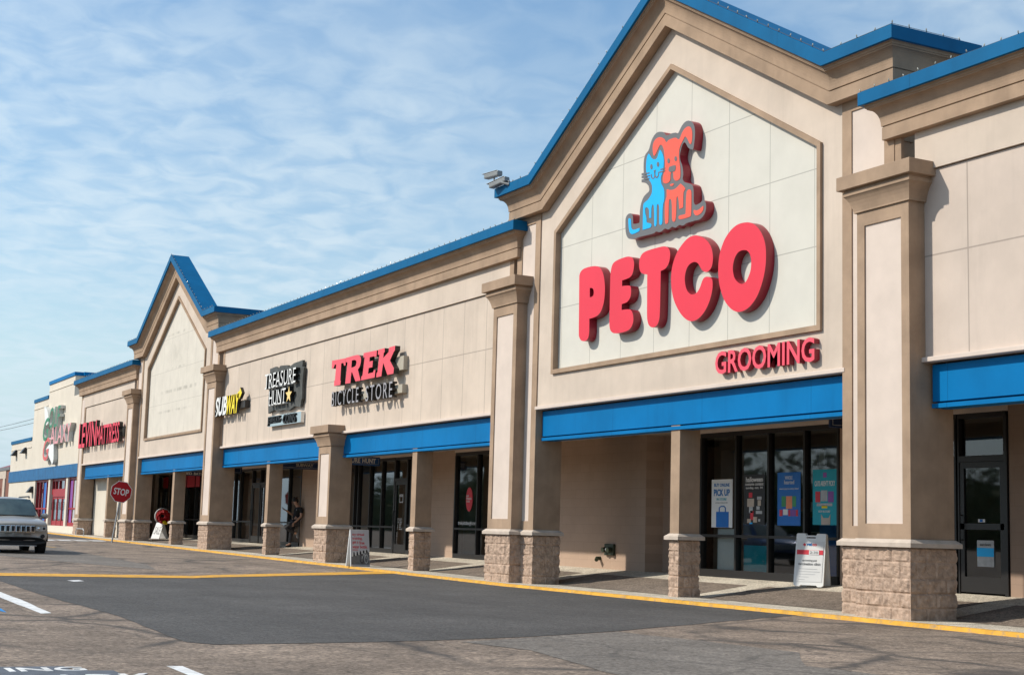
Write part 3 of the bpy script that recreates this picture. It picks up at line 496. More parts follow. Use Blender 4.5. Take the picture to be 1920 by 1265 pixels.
# sidewalk with painted kerb
xs = [-140, -110]+[-103+2.5*i for i in range(31)]+[-25, -20, -15, -10, -5, 0, 5, 12]
grid('sidewalk', xs, [14.80, 15.4, 15.95, 16.6, 17.3, 18.0, 18.7], zwalk, 'concrete')
mb = MB()
for a, b in zip(xs[:-1], xs[1:]):
    r = lambda x: .12+rise(x)
    mb.add([(a, 14.80, r(a)), (b, 14.80, r(b)), (b, 14.72, r(b)-.004), (a, 14.72, r(a)-.004), (b, 14.69, r(b)-.10), (a, 14.69, r(a)-.10)], [(0, 3, 2, 1), (3, 5, 4, 2)])
mb.build('kerb', 'yellow', None, kind='structure')
mb = MB()
for k in range(38):
    x = 6-3.05*k; mb.box(x-.010, x+.010, 14.74, 15.70, zwalk(x, 15)-.03, zwalk(x, 15)+.0015)
mb.build('kerb_joint', 'wire', None, kind='structure')
PIER = [-16.72, -22.75, -28.92, -34.52, -40.0, -46.1, -51.72, -57.6, -63.92, -69.6, -75.3]
for a, b in zip(PIER[1:], PIER[:-1]):
    grid('aggregate_paving', [a+.32, (a+b)/2, b-.32], [15.72, 15.95, 16.6, 17.35], zwalk, 'aggregate', off=.004)
grid('aggregate_paving', [-16.4, -10, -4], [15.72, 15.95, 16.6, 17.35], zwalk, 'aggregate', off=.004)
# ---------------------------------------------------------------- piers
def rough_base(hw, y0, y1, z0, z1, seed):
    st = .026; L = [(-hw, y0), (hw, y0), (hw, y1), (-hw, y1)]; pts = []
    nrm = [(0, -1), (1, 0), (0, 1), (-1, 0)]
    for i in range(4):
        a = Vector(L[i]); b = Vector(L[(i+1) % 4]); n = max(2, int((b-a).length/st))
        for k in range(n):
            nn = Vector(nrm[i]) if k else (Vector(nrm[i])+Vector(nrm[i-1]))*.8
            pts.append((a.lerp(b, k/n), nn, (b-a).length*k/n, i, (b-a).length))
    nz = int((z1-z0)/st); mb = MB(); N = len(pts); ch = .2175
    for j in range(nz+1):
        z = z1-(z1-z0)*j/nz; row = (z1-z)/ch; c = int(row+1e-6); fz = (row-c)*ch
        for p, nn, s, side, ln in pts:
            bw = .384; sh = (bw*.5 if c % 2 else 0)+.07*side; fs = (s+sh) % bw; bid = int((s+sh)//bw)
            q = Vector((p.x*1.0, p.y, z))*1.0+Vector((seed*7.1, 0, 0))
            d = noise.noise(q*7)*.018+noise.noise(q*17)*.015+noise.noise(q*38)*.010
            d += noise.noise(Vector((bid*3.7+side*11, c*5.3, seed)))*.012
            e = min(fz, ch-fz, fs, bw-fs) if 0 < s < ln else min(fz, ch-fz)
            if e < .02: d = d*.3-.022*(1-e/.02)
            v = p+nn*d; mb.v.append((v.x, v.y, z))
    for j in range(nz):
        for k in range(N):
            a = j*N+k; b = j*N+(k+1) % N; mb.f.append((a, a+N, b+N, b)); mb.mi.append(0)
    return mb
def stone_cap(hw, y0, y1, z, o=.065):
    mb = MB(); a = [(-hw-o, y0-o), (hw+o, y0-o), (hw+o, y1+o), (-hw-o, y1+o)]; b = [(-hw, y0), (hw, y0), (hw, y1), (-hw, y1)]
    rows = [(b, z), (a, z), (a, z+.062), (b, z+.115)]; vs = [(p[0], p[1], h) for q, h in rows for p in q]
    return mb.add(vs, [(i*4+k, i*4+(k+1) % 4, (i+1)*4+(k+1) % 4, (i+1)*4+k) for i in range(3) for k in range(4)])
CAPZ = 1.15
def cove_rows():
    rows = [(.30, .0, 'v')]
    return rows
def make_pier(x, parent, top, hw, floor, seed):
    d = top-6.82
    sh = MB(); yb = 15.87 if hw > .5 else 15.69; sh.box(-hw, hw, 15.062, yb, CAPZ+.1, 6.3+d)                       # core
    fwid = .165 if hw > .5 else .13; pb, pt = 1.485, 6.005+d
    for a, b, c, e in ((-hw, -hw+fwid, CAPZ+.1, 6.3+d), (hw-fwid, hw, CAPZ+.1, 6.3+d), (-hw+fwid, hw-fwid, CAPZ+.1, pb), (-hw+fwid, hw-fwid, pt, 6.3+d)):
        sh.box(a, b, 15.03, 15.0618, c, e)
    p = sh.build('pier', 'trim', parent)
    MB().box(-hw+fwid, hw-fwid, 15.054, 15.0615, pb, pt).build('inset_panel', 'inset', p)
    rough_base(hw+.02, 15.0, yb+.02, floor-.12, CAPZ, seed).build('block_base', 'block', p)
    stone_cap(hw+.02, 15.01, yb+.01, CAPZ).build('stone_cap', 'cap', p)
    k = MB(); prof = [(.02, 6.225+d), (.045, 6.225+d), (.045, 6.25+d), (.055, 6.29+d), (.072, 6.345+d), (.095, 6.40+d), (.125, 6.45+d), (.155, 6.485+d), (.165, 6.49+d), (.165, 6.55+d), (.150, 6.56+d), (.15, 6.585+d), (.235, 6.585+d), (.24, 6.59+d), (.24, 6.795+d), (.235, 6.80+d), (.0, 6.815+d)]
    vs = []
    for o, z in prof: vs += [(-hw-o, 15.7, z), (-hw-o, 15.04-o*.9, z), (hw+o, 15.04-o*.9, z), (hw+o, 15.7, z)]
    k.add(vs, [(i*4+q, i*4+q+1, (i+1)*4+q+1, (i+1)*4+q) for i in range(len(prof)-1) for q in range(3)]); n = len(vs); k.add([], [(n-4, n-3, n-2, n-1)]) if False else None
    k.f.append((n-4, n-3, n-2, n-1)); k.mi.append(0)
    k.build('capital', 'trim', p)
    p.location.x = x
    return p
def copy_part(o, parent, dx, dz=0):
    c = o.copy(); COL.objects.link(c); c.parent = parent
    if parent.type == 'EMPTY': c.matrix_parent_inverse = Matrix.Translation(-parent.location); c.location = (dx, 0, dz)
    for ch in list(o.children): copy_sub(ch, c)
    return c
def copy_sub(ch, parent):
    c = ch.copy(); COL.objects.link(c); c.parent = parent; return c
def make_thin(x, parent, floor, seed):
    p = MB().box(-.145, .145, 15.425, 15.875, CAPZ+.1, 3.25).build('slim_pier', 'trim', parent)
    rough_base(.16, 15.415, 15.885, floor-.12, CAPZ, seed).build('block_base', 'block', p)
    stone_cap(.16, 15.42, 15.88, CAPZ, .07).build('stone_cap', 'cap', p)
    p.location.x = x; return p
def make_pilaster_foot(parent, x0, x1, floor, seed):
    hw = (x1-x0)/2; p = MB().box(-hw, hw, 15.302, 15.93, CAPZ+.1, 3.3).build('pilaster', 'trim', parent)
    rough_base(hw+.01, 15.27, 15.94, floor-.12, CAPZ, seed).build('block_base', 'block', p)
    stone_cap(hw+.01, 15.28, 15.93, CAPZ).build('stone_cap', 'cap', p)
    p.location.x = (x0+x1)/2; return p
# ---------------------------------------------------------------- facade sections
FASCIA = [(-.31, .012), (-.31, 0), (.41, 0), (.42, .008), (.42, .210), (.414, .216), (.36, .216)]
CORN = [(.37, .216), (.355, .222), (.345, .228), (.345, .262), (.325, .268), (.322, .285)]
CORN += [(.322-.150*math.sin(t*math.pi/16), .285+.265*(1-math.cos(t*math.pi/16))) for t in range(1, 9)]
CORN += [(.172, .557), (.150, .560), (.150, .572), (.162, .576), (.162, .772), (.155, .778), (-.02, .778)]
def straight_roof(parent, x0, x1, wall, ends, top=8.09, yb=15.66):
    path = [(x0, top), ((x0+x1)/2, top), (x1, top)]
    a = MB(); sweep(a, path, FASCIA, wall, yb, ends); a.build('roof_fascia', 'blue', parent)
    b = MB(); sweep(b, path, CORN, wall, yb, ends); b.build('cornice', 'trim', parent)
def awning(parent, x0, x1, name='canopy_panel', mt='awning'):
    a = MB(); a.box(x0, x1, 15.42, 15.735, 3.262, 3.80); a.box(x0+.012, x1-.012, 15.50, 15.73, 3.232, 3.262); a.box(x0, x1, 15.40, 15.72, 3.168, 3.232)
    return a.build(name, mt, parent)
def ledge(parent, x0, x1):
    return MB().cbox(x0, x1, 15.262, 15.5, 3.835, 3.905, .008).build('ledge', 'inset', parent)
def beam(parent, x0, x1):
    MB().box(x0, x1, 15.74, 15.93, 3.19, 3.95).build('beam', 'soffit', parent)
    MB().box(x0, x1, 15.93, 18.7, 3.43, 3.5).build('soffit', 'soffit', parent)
def flat_roof(parent, x0, x1, z=7.0):
    MB().box(x0, x1, 15.75, 48, z-.2, z).build('roof', 'roof', parent)
    MB().box(x0+.01, x1-.01, 47.8, 48, 0, z-.2).build('rear_wall', 'cmu', parent)
def section(label, x0, x1, wx0, wx1, wallmat, roof_ends, joints=True):
    t = thing('shop_building', label, 'shop building', ((x0+x1)/2, 15.34, rise((x0+x1)/2)), 'shop fronts of the strip mall')
    MB().box(wx0, wx1, 15.34, 15.66, 3.9, 6.685).build('wall', wallmat, t)
    MB().box(wx0, wx1, 15.296, 15.64, 6.70, 7.40).build('frieze', 'wall', t)
    straight_roof(t, x0, x1, 15.34, roof_ends); flat_roof(t, x0, x1)
    return t
def pent(cx, hw, z0, z1, z2): return [(cx-hw, z0), (cx+hw, z0), (cx+hw, z1), (cx, z2), (cx-hw, z1)]
def gable(label, x0, x1, panelmat, phw):
    cx = (x0+x1)/2; t = thing('shop_building', label, 'shop building', (cx, 15.27, rise(cx)), 'shop fronts of the strip mall')
    path = [(x0, 8.94), (cx-4.94, 8.94), (cx, 11.80), (cx+4.94, 8.94), (x1, 8.94)]
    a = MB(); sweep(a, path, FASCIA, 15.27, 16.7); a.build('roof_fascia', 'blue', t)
    b = MB(); sweep(b, path, CORN, 15.27, 16.7); b.build('cornice', 'trim', t)
    q = offset_path(path, .55); outl = [(x0+1.05, 3.9), (x1-1.19, 3.9), (x1-1.19, 8.39)]+[p for p in q[1:-1]][::-1]+[(x0+1.05, 8.39)]
    outer = pent(cx, phw-.03, 4.59, 7.63, 10.13)
    MB().plate(outl, [outer], 15.30, 15.56).build('wall', 'wall', t)
    MB().plate(pent(cx, phw-.06, 4.62, 7.62, 10.09), [], 15.375, 15.55).build('sign_panel', panelmat, t)
    MB().plate(pent(cx, phw, 4.555, 7.645, 10.17), [pent(cx, phw-.09, 4.645, 7.595, 10.067)], 15.245, 15.40).build('panel_frame', 'trim', t)
    MB().plate([(x0+.02, 7.1), (x1-.02, 7.1), (x1-.02, 8.8)]+[p for p in offset_path(path, .1)[1:-1]][::-1]+[(x0+.02, 8.8)], [], 15.561, 15.575).build('gable_back', 'trim', t)
    for a0, a1 in ((x0, x0+1.05), (x1-1.19, x1)):
        m_ = MB(); m_.box(a0, a1, 15.301, 15.6, 3.3, 8.45)
        for u in ((a0, a0+.22, 3.0, 8.45), (a1-.22, a1, 3.0, 8.45), (a0+.22, a1-.22, 7.985, 8.45)): m_.box(u[0], u[1], 15.272, 15.3008, u[2], u[3])
        m_.box(a0+.22, a1-.22, 15.272, 15.3008, CAPZ+.1, 1.45); m_.box(a0, a0+.22, 15.272, 15.3008, CAPZ+.1, 3.0); m_.box(a1-.22, a1, 15.272, 15.3008, CAPZ+.1, 3.0)
        m_.build('pilaster_frame', 'trim', t)
        MB().box(a0+.22, a1-.22, 15.293, 15.3005, 1.45, 7.985).build('inset_panel', 'inset', t)
        make_pilaster_foot(t, a0, a1, .12+rise(a0), int(a0*10) % 17)
    ledge(t, x0+1.0, x1-1.14); awning(t, x0+1.09, x1-1.21); beam(t, x0+1.06, x1-1.20)
    MB().box(x0+.05, x1-.05, 15.6, 16.69, 6.9, 8.38).build('parapet_return', 'trim', t)
    flat_roof(t, x0, x1)
    return t
G1 = gable('tall gabled pet shop front with white pentagon panel behind the cat and dog sign', -28.92, -16.72, 'panel', 4.40)
G2 = gable('smaller distant gabled shop front with empty stained white panel', -63.92, -51.72, 'panel_old', 4.28)
MID = section('long beige shop front between the two gables, holding the bicycle shop sign', -51.72, -28.92, -51.2, -29.3, 'wall_j', (True, True))
RGT = section('beige shop front cut off by the right photo edge, beside the pet shop gable', -16.72, 10, -16.3, 9.6, 'wall_r', (True, True))
LEV = section('farthest tan shop front under the crimson mattress sign, left of the empty gable', -75.3, -63.92, -74.9, -64.4, 'wall', (True, True))
for t_, a, b in ((MID, -51.2, -29.45), (RGT, -16.2, 9.6), (LEV, -74.3, -64.4)): ledge(t_, a, b); beam(t_, a+.02, b-.02)
awning(MID, -51.13, -40.48); awning(MID, -39.52, -29.5); awning(RGT, -16.1, 9.6); awning(LEV, -74.0, -64.5)
# right end frame strips of sections meeting gables
MB().box(-16.80, -16.58, 15.285, 15.345, 3.9, 7.4).build('edge_trim', 'trim', RGT)
MB().box(-29.3, -29.1, 15.285, 15.345, 3.9, 7.4).build('edge_trim', 'trim', MID)
MB().box(-51.3, -51.1, 15.285, 15.345, 3.9, 7.4).build('edge_trim', 'trim', MID)
P1 = make_pier(-16.72, G1, 6.82, .565, .12, 1)
P2 = make_pier(-28.98, G1, 6.82, .565, .12, 5); P3 = make_pier(-51.72, G2, 6.82, .565, .26, 7); P4 = make_pier(-63.85, G2, 6.82, .565, .34, 8)
make_pier(-39.97, MID, 4.09, .485, .2, 4)
T1 = make_thin(-22.74, G1, .12, 2)
for x, p in ((-34.52, MID), (-46.12, MID), (-57.6, G2), (-69.0, LEV)): make_thin(x, p, .15, int(-x))
# end pilaster of the farthest section
MB().box(-75.3, -74.3, 15.30, 15.88, CAPZ+.1, 7.35).build('pilaster_frame', 'trim', LEV)
MB().box(-75.08, -74.52, 15.292, 15.2995, 1.45, 7.1).build('inset_panel', 'inset', LEV)
make_pilaster_foot(LEV, -75.32, -74.28, .45, 9)
# ---------------------------------------------------------------- storefronts
def wall_seg(parent, x0, x1, y=18.0, z1=3.5, mt='cmu', th=.3): return MB().box(x0, x1, y, y+th, -.1, z1).build('shop_wall', mt, parent)
def window(parent, x0, x1, mull, z0, z1=3.36, y=18.0, bar=1.25, mt='bronze', w=.055, dep=.12, glass='glass', name='shop_window'):
    f = MB(); xs_ = [x0]+list(mull)+[x1]
    f.box(x0, x1, y-.03, y+dep, z1-w*1.6, z1); f.box(x0, x1, y-.03, y+dep, z0-.15, z0+w*1.8)
    for x in xs_: f.box(x-w/2, x+w/2, y-.025, y+dep-.005, z0+w*1.8, z1-w*1.6)
    if bar:
        for a, b in zip(xs_[:-1], xs_[1:]): f.box(a+w/2, b-w/2, y-.02, y+dep-.012, bar-w/2, bar+w/2)
    o = f.build(name, mt, parent)
    g = MB()
    for a, b in zip(xs_[:-1], xs_[1:]): g.add([(a, y+.05, z0), (b, y+.05, z0), (b, y+.05, z1), (a, y+.05, z1)], [(0, 1, 2, 3)])
    g.build('pane', glass, o); return o
def door(parent, x0, x1, z0, ztop=2.56, z1=3.36, y=18.0, mt='bronze', handle=True, w=.09):
    f = MB(); f.box(x0, x1, y-.02, y+.1, z1-.08, z1)
    f.box(x0-.03, x0+.04, y-.03, y+.1, z0-.1, z1-.08); f.box(x1-.04, x1+.03, y-.03, y+.1, z0-.1, z1-.08)
    f.box(x0+.04, x1-.04, y-.03, y+.1, ztop, ztop+.10); o = f.build('door_frame', mt, parent)
    MB().add([(x0, y+.05, ztop+.1), (x1, y+.05, ztop+.1), (x1, y+.05, z1), (x0, y+.05, z1)], [(0, 1, 2, 3)]).build('transom_pane', 'glass', o)
    d = MB(); a, b = x0+.045, x1-.045
    d.box(a, a+w, y-.015, y+.035, z0+.01, ztop-.005); d.box(b-w, b, y-.015, y+.035, z0+.01, ztop-.005)
    d.box(a+w, b-w, y-.015, y+.035, ztop-.1, ztop-.005); d.box(a+w, b-w, y-.015, y+.035, z0+.01, z0+.26); dd = d.build('door', mt, parent)
    MB().add([(a+w, y+.01, z0+.26), (b-w, y+.01, z0+.26), (b-w, y+.01, ztop-.1), (a+w, y+.01, ztop-.1)], [(0, 1, 2, 3)]).build('pane', 'glass', dd)
    if handle: MB().tube([(a+w*.5, y-.015, z0+1.25), (a+w*.5, y-.075, z0+1.25), (a+w*.5, y-.075, z0+.85), (a+w*.5, y-.015, z0+.85)], .014, 6).build('handle', 'black', dd)
    return dd
def interior(parent, x0, x1, z0, dep=6.5):
    y0 = 18.32; y1 = y0+dep; z1 = 3.9
    MB().add([(x0, y0, z0), (x1, y0, z0), (x1, y1, z0), (x0, y1, z0)], [(0, 1, 2, 3)]).build('shop_floor', 'int_floor', parent)
    MB().add([(x0, y0, z0), (x0, y1, z0), (x0, y1, z1), (x0, y0, z1), (x1, y0, z0), (x1, y1, z0), (x1, y1, z1), (x1, y0, z1)], [(0, 1, 2, 3), (4, 7, 6, 5), (1, 5, 6, 2), (3, 2, 6, 7)]).build('interior', 'dark_int', parent)
ZR = .44
wall_seg(RGT, -17.12, 10, mt='cmu_d'); 
door(RGT, -18.22, -17.17, ZR, 2.56); door(RGT, -19.3, -18.24, ZR, 2.56)
MB().box(-18.22, -17.17, 17.985, 18.02, 1.46, 1.56).build('push_bar', 'bronze', RGT)
wall_seg(G1, -21.18, -19.34, mt='cmu')
window(G1, -25.55, -21.22, [-24.34, -23.28, -22.18], .47)
wall_seg(G1, -27.67, -25.58, 18.46, mt='cmu_d'); wall_seg(G1, -32.0, -27.67, 18.0, th=.76)
MB().box(-26.98, -25.98, 18.40, 18.47, .42, 2.55).build('steel_door', 'brownsteel', G1)
MB().box(-25.6, -25.56, 18.0, 18.5, .3, 3.45).build('window_jamb', 'bronze', G1)
window(MID, -37.42, -32.0, [-36.02, -34.6, -33.2], .47)
wall_seg(MID, -40.42, -37.45)
door(MID, -41.66, -40.72, .48, 2.62); window(MID, -45.6, -41.70, [-44.95, -44.62, -43.66, -42.68], .5); window(MID, -40.70, -40.45, [], .48, bar=1.31)
wall_seg(MID, -50.0, -45.6)
window(MID, -54.0, -50.03, [-52.6, -51.32], .52, bar=1.31); window(MID, -58.6, -55.62, [-57.85, -57.1], .54, bar=1.31)
door(MID, -55.58, -54.55, .52, 2.70); door(MID, -54.54, -54.02, .52, 2.70, handle=False)
wall_seg(G2, -62.68, -58.62)
window(G2, -67.7, -62.7, [-66.2, -64.85, -63.45], .58, bar=1.34)
wall_seg(G2, -67.95, -67.7); door(G2, -68.85, -67.95, .55, 2.68); door(G2, -69.7, -68.87, .55, 2.68, handle=False); wall_seg(G2, -71.4, -69.72, 17.8, mt='golfwall', th=.5); wall_seg(G2, -76, -71.4)
MB().box(-75.2, -66.6, 16.0, 16.15, .3, 3.5).build('shop_wall', 'golfwall', LEV)
interior(RGT, -19.3, -17.15, .44); interior(G1, -25.55, -21.2, .42); interior(MID, -37.42, -32.0, .44); interior(MID, -45.6, -40.45, .46); interior(MID, -58.6, -49.27, .5); interior(G2, -69.7, -62.7, .53)
# headers over openings
for p_, a, b in ((RGT, -19.34, -17.12), (G1, -25.58, -21.18), (MID, -37.45, -32.0), (MID, -45.6, -40.42), (MID, -58.62, -49.25), (G2, -69.72, -62.68)):
    MB().box(a, b, 17.96, 18.2, 3.36, 3.44).build('window_header', 'inset', p_)
# ---------------------------------------------------------------- far-left sporting goods store and what stands beyond it
GOLF = thing('shop_building', 'cream stepped-parapet golf store with red window frames at the far end', 'shop building', (-86.2, 15.6, .55))
for a, b, z in ((-85.75, -78.8, 8.68), (-90.1, -85.75, 7.92), (-97.2, -90.1, 5.74), (-78.8, -75.4, 7.6)):
    MB().box(a, b, 15.6, 16.1, 3.98 if z > 6 or True else 0, z).build('wall', 'golfwall', GOLF)
for a, b, z in ((-85.79, -78.76, 8.68), (-90.14, -85.79, 7.92), (-97.25, -90.14, 5.74)):
    MB().box(a, b, 15.55, 16.0, z, z+.19).build('roof_coping', 'blue' if z < 8 else 'awning', GOLF)
    MB().box(a+.04, b, 15.57, 15.6, z-.42, z-.36).build('string_course', 'golfwall', GOLF)
MB().box(-78.8, -78.6, 16.1, 19, 7.5, 8.68).build('parapet_return', 'wallgrey', GOLF); MB().box(-78.82, -78.55, 16.0, 19.05, 8.68, 8.87).build('return_coping', 'awning', GOLF)
MB().box(-97.2, -75.4, 15.54, 15.6, 3.36, 4.02).build('canopy_band', 'awning_old', GOLF)
for a, b in ((-97.2, -88.2), (-84.25, -83.75), (-79.45, -78.95)): MB().box(a, b, 15.6, 16.0, .3, 3.4).build('wall', 'golfwall', GOLF)
MB().box(-88.2, -75.4, 15.58, 15.9, .3, .84).build('plinth', 'golfwall', GOLF)
MB().box(-90.1, -75.4, 16.1, 46, 7.0, 7.2).build('roof', 'roof', GOLF); MB().box(-97.0, -90.1, 16.1, 46, 5.3, 5.45).build('roof', 'roof', GOLF)
MB().box(-97.19, -97.0, 16.0, 46, .3, 5.7).build('wall', 'golfwall', GOLF)
window(GOLF, -88.2, -84.25, [-87.2, -86.2, -85.2], .90, 3.36, 15.72, bar=1.75, mt='redframe', w=.075, dep=.052)
window(GOLF, -78.95, -76.0, [-78.0, -77.0], .90, 3.36, 15.72, bar=1.75, mt='redframe', w=.075, dep=.052)
window(GOLF, -83.75, -79.45, [-82.9, -81.9, -80.4], 2.66, 3.36, 15.76, bar=None, mt='redframe', w=.08, dep=.052)
MB().box(-83.3, -79.7, 15.70, 15.80, 2.38, 2.66).build('door_header', 'redframe', GOLF)
for i in range(3): door(GOLF, -83.4+i*1.25, -82.2+i*1.25, .84, 2.36, 2.5, 15.76, 'redframe', w=.075)
window(GOLF, -79.62, -79.45, [], .9, 2.6, 15.76, bar=1.75, mt='redframe', w=.12)
for a, b, mt in ((-78.8, -78.05, 'purple'), (-77.9, -77.1, 'lgrey'), (-76.9, -76.1, 'posterblue'), (-86.1, -85.3, 'posterblue')):
    tag(MB().box(a, b, 15.735, 15.745, .95, 3.2).build('window_banner', mt), {'purple': 'purple tall banner inside red framed golf store window', 'lgrey': 'pale banner beside the purple one in golf store window', 'posterblue': 'blue tall banner in golf store window nearest the tan pilaster' if a > -80 else 'blue banner in the golf store window left of its red doors'}[mt], 'banner', 'golf store window banners')
MB().add([(-88.2, 16.3, .8), (-75.6, 16.3, .8), (-75.6, 22, .8), (-88.2, 22, .8)], [(0, 1, 2, 3)]).build('shop_floor', 'int_floor', GOLF)
MB().add([(-88.2, 22, .8), (-75.6, 22, .8), (-75.6, 22, 4), (-88.2, 22, 4)], [(0, 1, 2, 3)]).build('interior', 'dark_int', GOLF)
for i, (x, z, lb) in enumerate(((-95.2, 5.12, 'dark wedge wall light, left one of the pair under the low parapet'), (-91.9, 5.16, 'dark wedge wall light, right one of the pair under the low parapet'), (-88.9, 2.80, 'dark wedge wall light on cream wall beside red framed window'))):
    b = MB(); b.add([(x-.28, 15.25, z-.14), (x+.28, 15.25, z-.14), (x+.28, 15.6, z-.14), (x-.28, 15.6, z-.14), (x-.22, 15.5, z+.22), (x+.22, 15.5, z+.22), (x+.22, 15.6, z+.22), (x-.22, 15.6, z+.22)], [(0, 3, 2, 1), (4, 5, 6, 7), (0, 1, 5, 4), (1, 2, 6, 5), (2, 3, 7, 6), (3, 0, 4, 7)])
    tag(b.build('wall_light', 'bronze'), lb, 'wall light', 'golf store wall lights')
BR = thing('brick_building', 'brown brick building with red metal roof beyond the golf store', 'building', (-126, 22, .6))
MB().box(-150, -124.4, 20, 20.3, 0, 5.0).build('wall', 'brick', BR); MB().box(-124.7, -124.4, 20.3, 40, 0, 5.0).build('wall', 'brick', BR)
MB().box(-150, -124.3, 19.9, 20.4, 5.0, 5.25).build('coping', 'wallgrey', BR); MB().box(-150, -126.2, 19.95, 20.0, 4.35, 5.0).build('stone_band', 'cap', BR); MB().box(-127.2, -126.2, 19.9, 20.0, 0, 4.35).build('stone_pier', 'cap', BR); MB().box(-133, -128.8, 19.93, 20.0, 1.0, 3.6).build('shop_window', 'redframe', BR)
MB().add([(-150, 21, 5.2), (-127.2, 21, 5.2), (-124.9, 27, 7.25), (-150, 27, 7.25), (-150, 34, 5.2), (-127.2, 34, 5.2)], [(0, 1, 2, 3), (3, 2, 5, 4), (1, 5, 2)]).build('roof', 'redroof', BR)
w = MB()
for dz in (0, -.9):
    w.tube([(-400+i*31, 60-1.2*i, 22.5+dz+((i-5)/5)**2*1.5-i*.2) for i in range(11)], .05, 5)
tag(w.build('overhead_cable', 'wire'), 'pair of thin dark utility wires crossing sky at far left', 'cable')
# ---------------------------------------------------------------- wall signs
sg = thing('letter_sign', 'large rounded red letters spelling PETCO on white gable panel', 'sign', (-22.5, 15.34, 5.0))
for ch, hole in (('P', 'P_hole'), ('E', None), ('T', None), ('C', None), ('O', 'O_hole')):
    b = MB(); letter_plate(b, smooth_poly(PD[ch]), [smooth_poly(PD[hole])] if hole else [], 15.19, 15.372); b.build('letter', ['petred', 'petside'], sg)
em = thing('emblem_sign', 'cat and dog emblem in blue and orange above the big red letters', 'sign', (-22.2, 15.34, 7.0))
b = MB(); letter_plate(b, smooth_poly(PD['backing'], 2), [], 15.19, 15.372); b.build('backing', ['emgrey', 'petside'], em)
cat = MB(); [cat.plate(smooth_poly(PD[k], 2), [], 15.184, 15.1895) for k in ('cat_body', 'cat_tail')]; cat = cat.build('cat_shape', 'emblue', em)
dog = MB(); [dog.plate(smooth_poly(PD[k], 2), [], 15.184, 15.1895) for k in ('dog_head', 'dog_body', 'dog_leg', 'dog_tail', 'dog_mouth')]; dog = dog.build('dog_shape', 'emorange', em)
ft = MB(); [ft.plate(smooth_poly(p, 2), [], 15.179, 15.1835) for p in PD['eyes'][:2]+PD['strokes'][1:]]; ft.build('face_marks', 'emgrey', cat)
ft = MB(); [ft.plate(smooth_poly(p, 2), [], 15.179, 15.1835) for p in PD['eyes'][2:]+PD['strokes'][:1]]; ft.build('face_marks', 'emgrey', dog)
def sign_thing(name, label, x, z): return thing(name, label, 'sign', (x, 15.34, z))
t = sign_thing('letter_sign', 'coral red GROOMING letters under right corner of white panel', -19.8, 4.05)
lettering('lettering', 'GROOMING', WALLF, -21.19, -18.49, 4.05, 4.45, 15.19, 15.30, 'groomface', 'petside', t, offset=.018)
t = sign_thing('letter_sign', 'coral slab letters TREK above grey BICYCLE STORE letters', -37.2, 4.6)
for k, h in (('TR_T', None), ('TR_R', 'TR_R_hole'), ('TR_E', None), ('TR_K', None)):
    b = MB(); letter_plate(b, smooth_poly(PD[k]), [smooth_poly(PD[h])] if h else [], 15.05, 15.20); b.build('letter', ['trekred', 'darkside'], t)
lettering('lettering', 'BICYCLE', WALLF, -39.66, -37.62, 4.61, 5.03, 15.05, 15.19, 'midletter', 'darkside', t, offset=-.002, spacing=1.30)
lettering('lettering', 'STORE', WALLF, -37.10, -35.28, 4.59, 5.01, 15.05, 15.19, 'midletter', 'darkside', t, offset=-.002, spacing=1.30)
MB().box(-39.2, -34.95, 15.2, 15.34, 5.30, 5.66).build('raceway', 'raceway', t); MB().box(-39.4, -34.95, 15.19, 15.34, 4.70, 4.92).build('raceway', 'raceway', t)
t = sign_thing('panel_sign', 'ragged slate panel with white TREASURE HUNT letters and gold star', -44.2, 4.8)
rag = [(-45.78, 4.77), (-45.2, 4.86), (-44.8, 4.78), (-44.3, 4.80), (-43.8, 4.75), (-43.3, 4.86), (-42.75, 4.80), (-42.70, 5.0), (-42.62, 5.05), (-42.66, 5.5), (-42.60, 6.0), (-42.74, 6.05), (-42.72, 6.24), (-43.5, 6.21), (-44.0, 6.12), (-44.1, 6.20), (-44.8, 6.24), (-45.0, 6.13), (-45.25, 6.25), (-45.82, 6.22), (-45.76, 5.8), (-45.84, 5.2)]
MB().plate(rag, [], 15.22, 15.30).build('backing', 'slate', t); MB().box(-45.4, -42.75, 15.30, 15.345, 4.95, 6.1).build('mounting', 'black', t)
lettering('lettering', 'TREASURE', WALLF, -45.86, -42.92, 5.56, 6.03, 15.08, 15.219, 'white', 'black', t, offset=-.006)
lettering('lettering', 'HUNT', WALLF, -45.36, -43.78, 4.99, 5.45, 15.08, 15.219, 'white', 'black', t, offset=-.006)
for x in [-45.78, -45.40, -45.05, -44.68, -44.25, -43.9, -43.55, -43.2]: MB().box(x-.07, x+.09, 15.085, 15.21, 5.545, 5.59).build('serif', 'white', t)
for x in [-45.30, -45.02, -44.66, -44.42, -44.25, -43.95]: MB().box(x-.08, x+.08, 15.085, 15.21, 4.98, 5.02).build('serif', 'white', t)
st = [(-43.47+(.30 if i % 2 == 0 else .12)*math.cos(math.pi/2+i*math.pi/5.0*1)*(1.0), 5.215+(.27 if i % 2 == 0 else .11)*math.sin(math.pi/2+i*math.pi/5)) for i in range(10)]
b = MB(); letter_plate(b, st, [], 15.08, 15.219); b.build('star', ['gold', 'black'], t)
t = sign_thing('panel_sign', 'narrow shiny panel reading JEWELRY COINS under the slate panel', -44.2, 4.3)
MB().box(-45.7, -42.62, 15.21, 15.34, 4.33, 4.66).build('backing', 'chrome', t)
lettering('lettering', 'JEWELRY', WALLF, -45.68, -44.50, 4.35, 4.64, 15.17, 15.205, 'black', 'black', t, offset=.012)
lettering('lettering', 'COINS', WALLF, -44.18, -43.05, 4.35, 4.64, 15.17, 15.205, 'black', 'black', t, offset=.012)
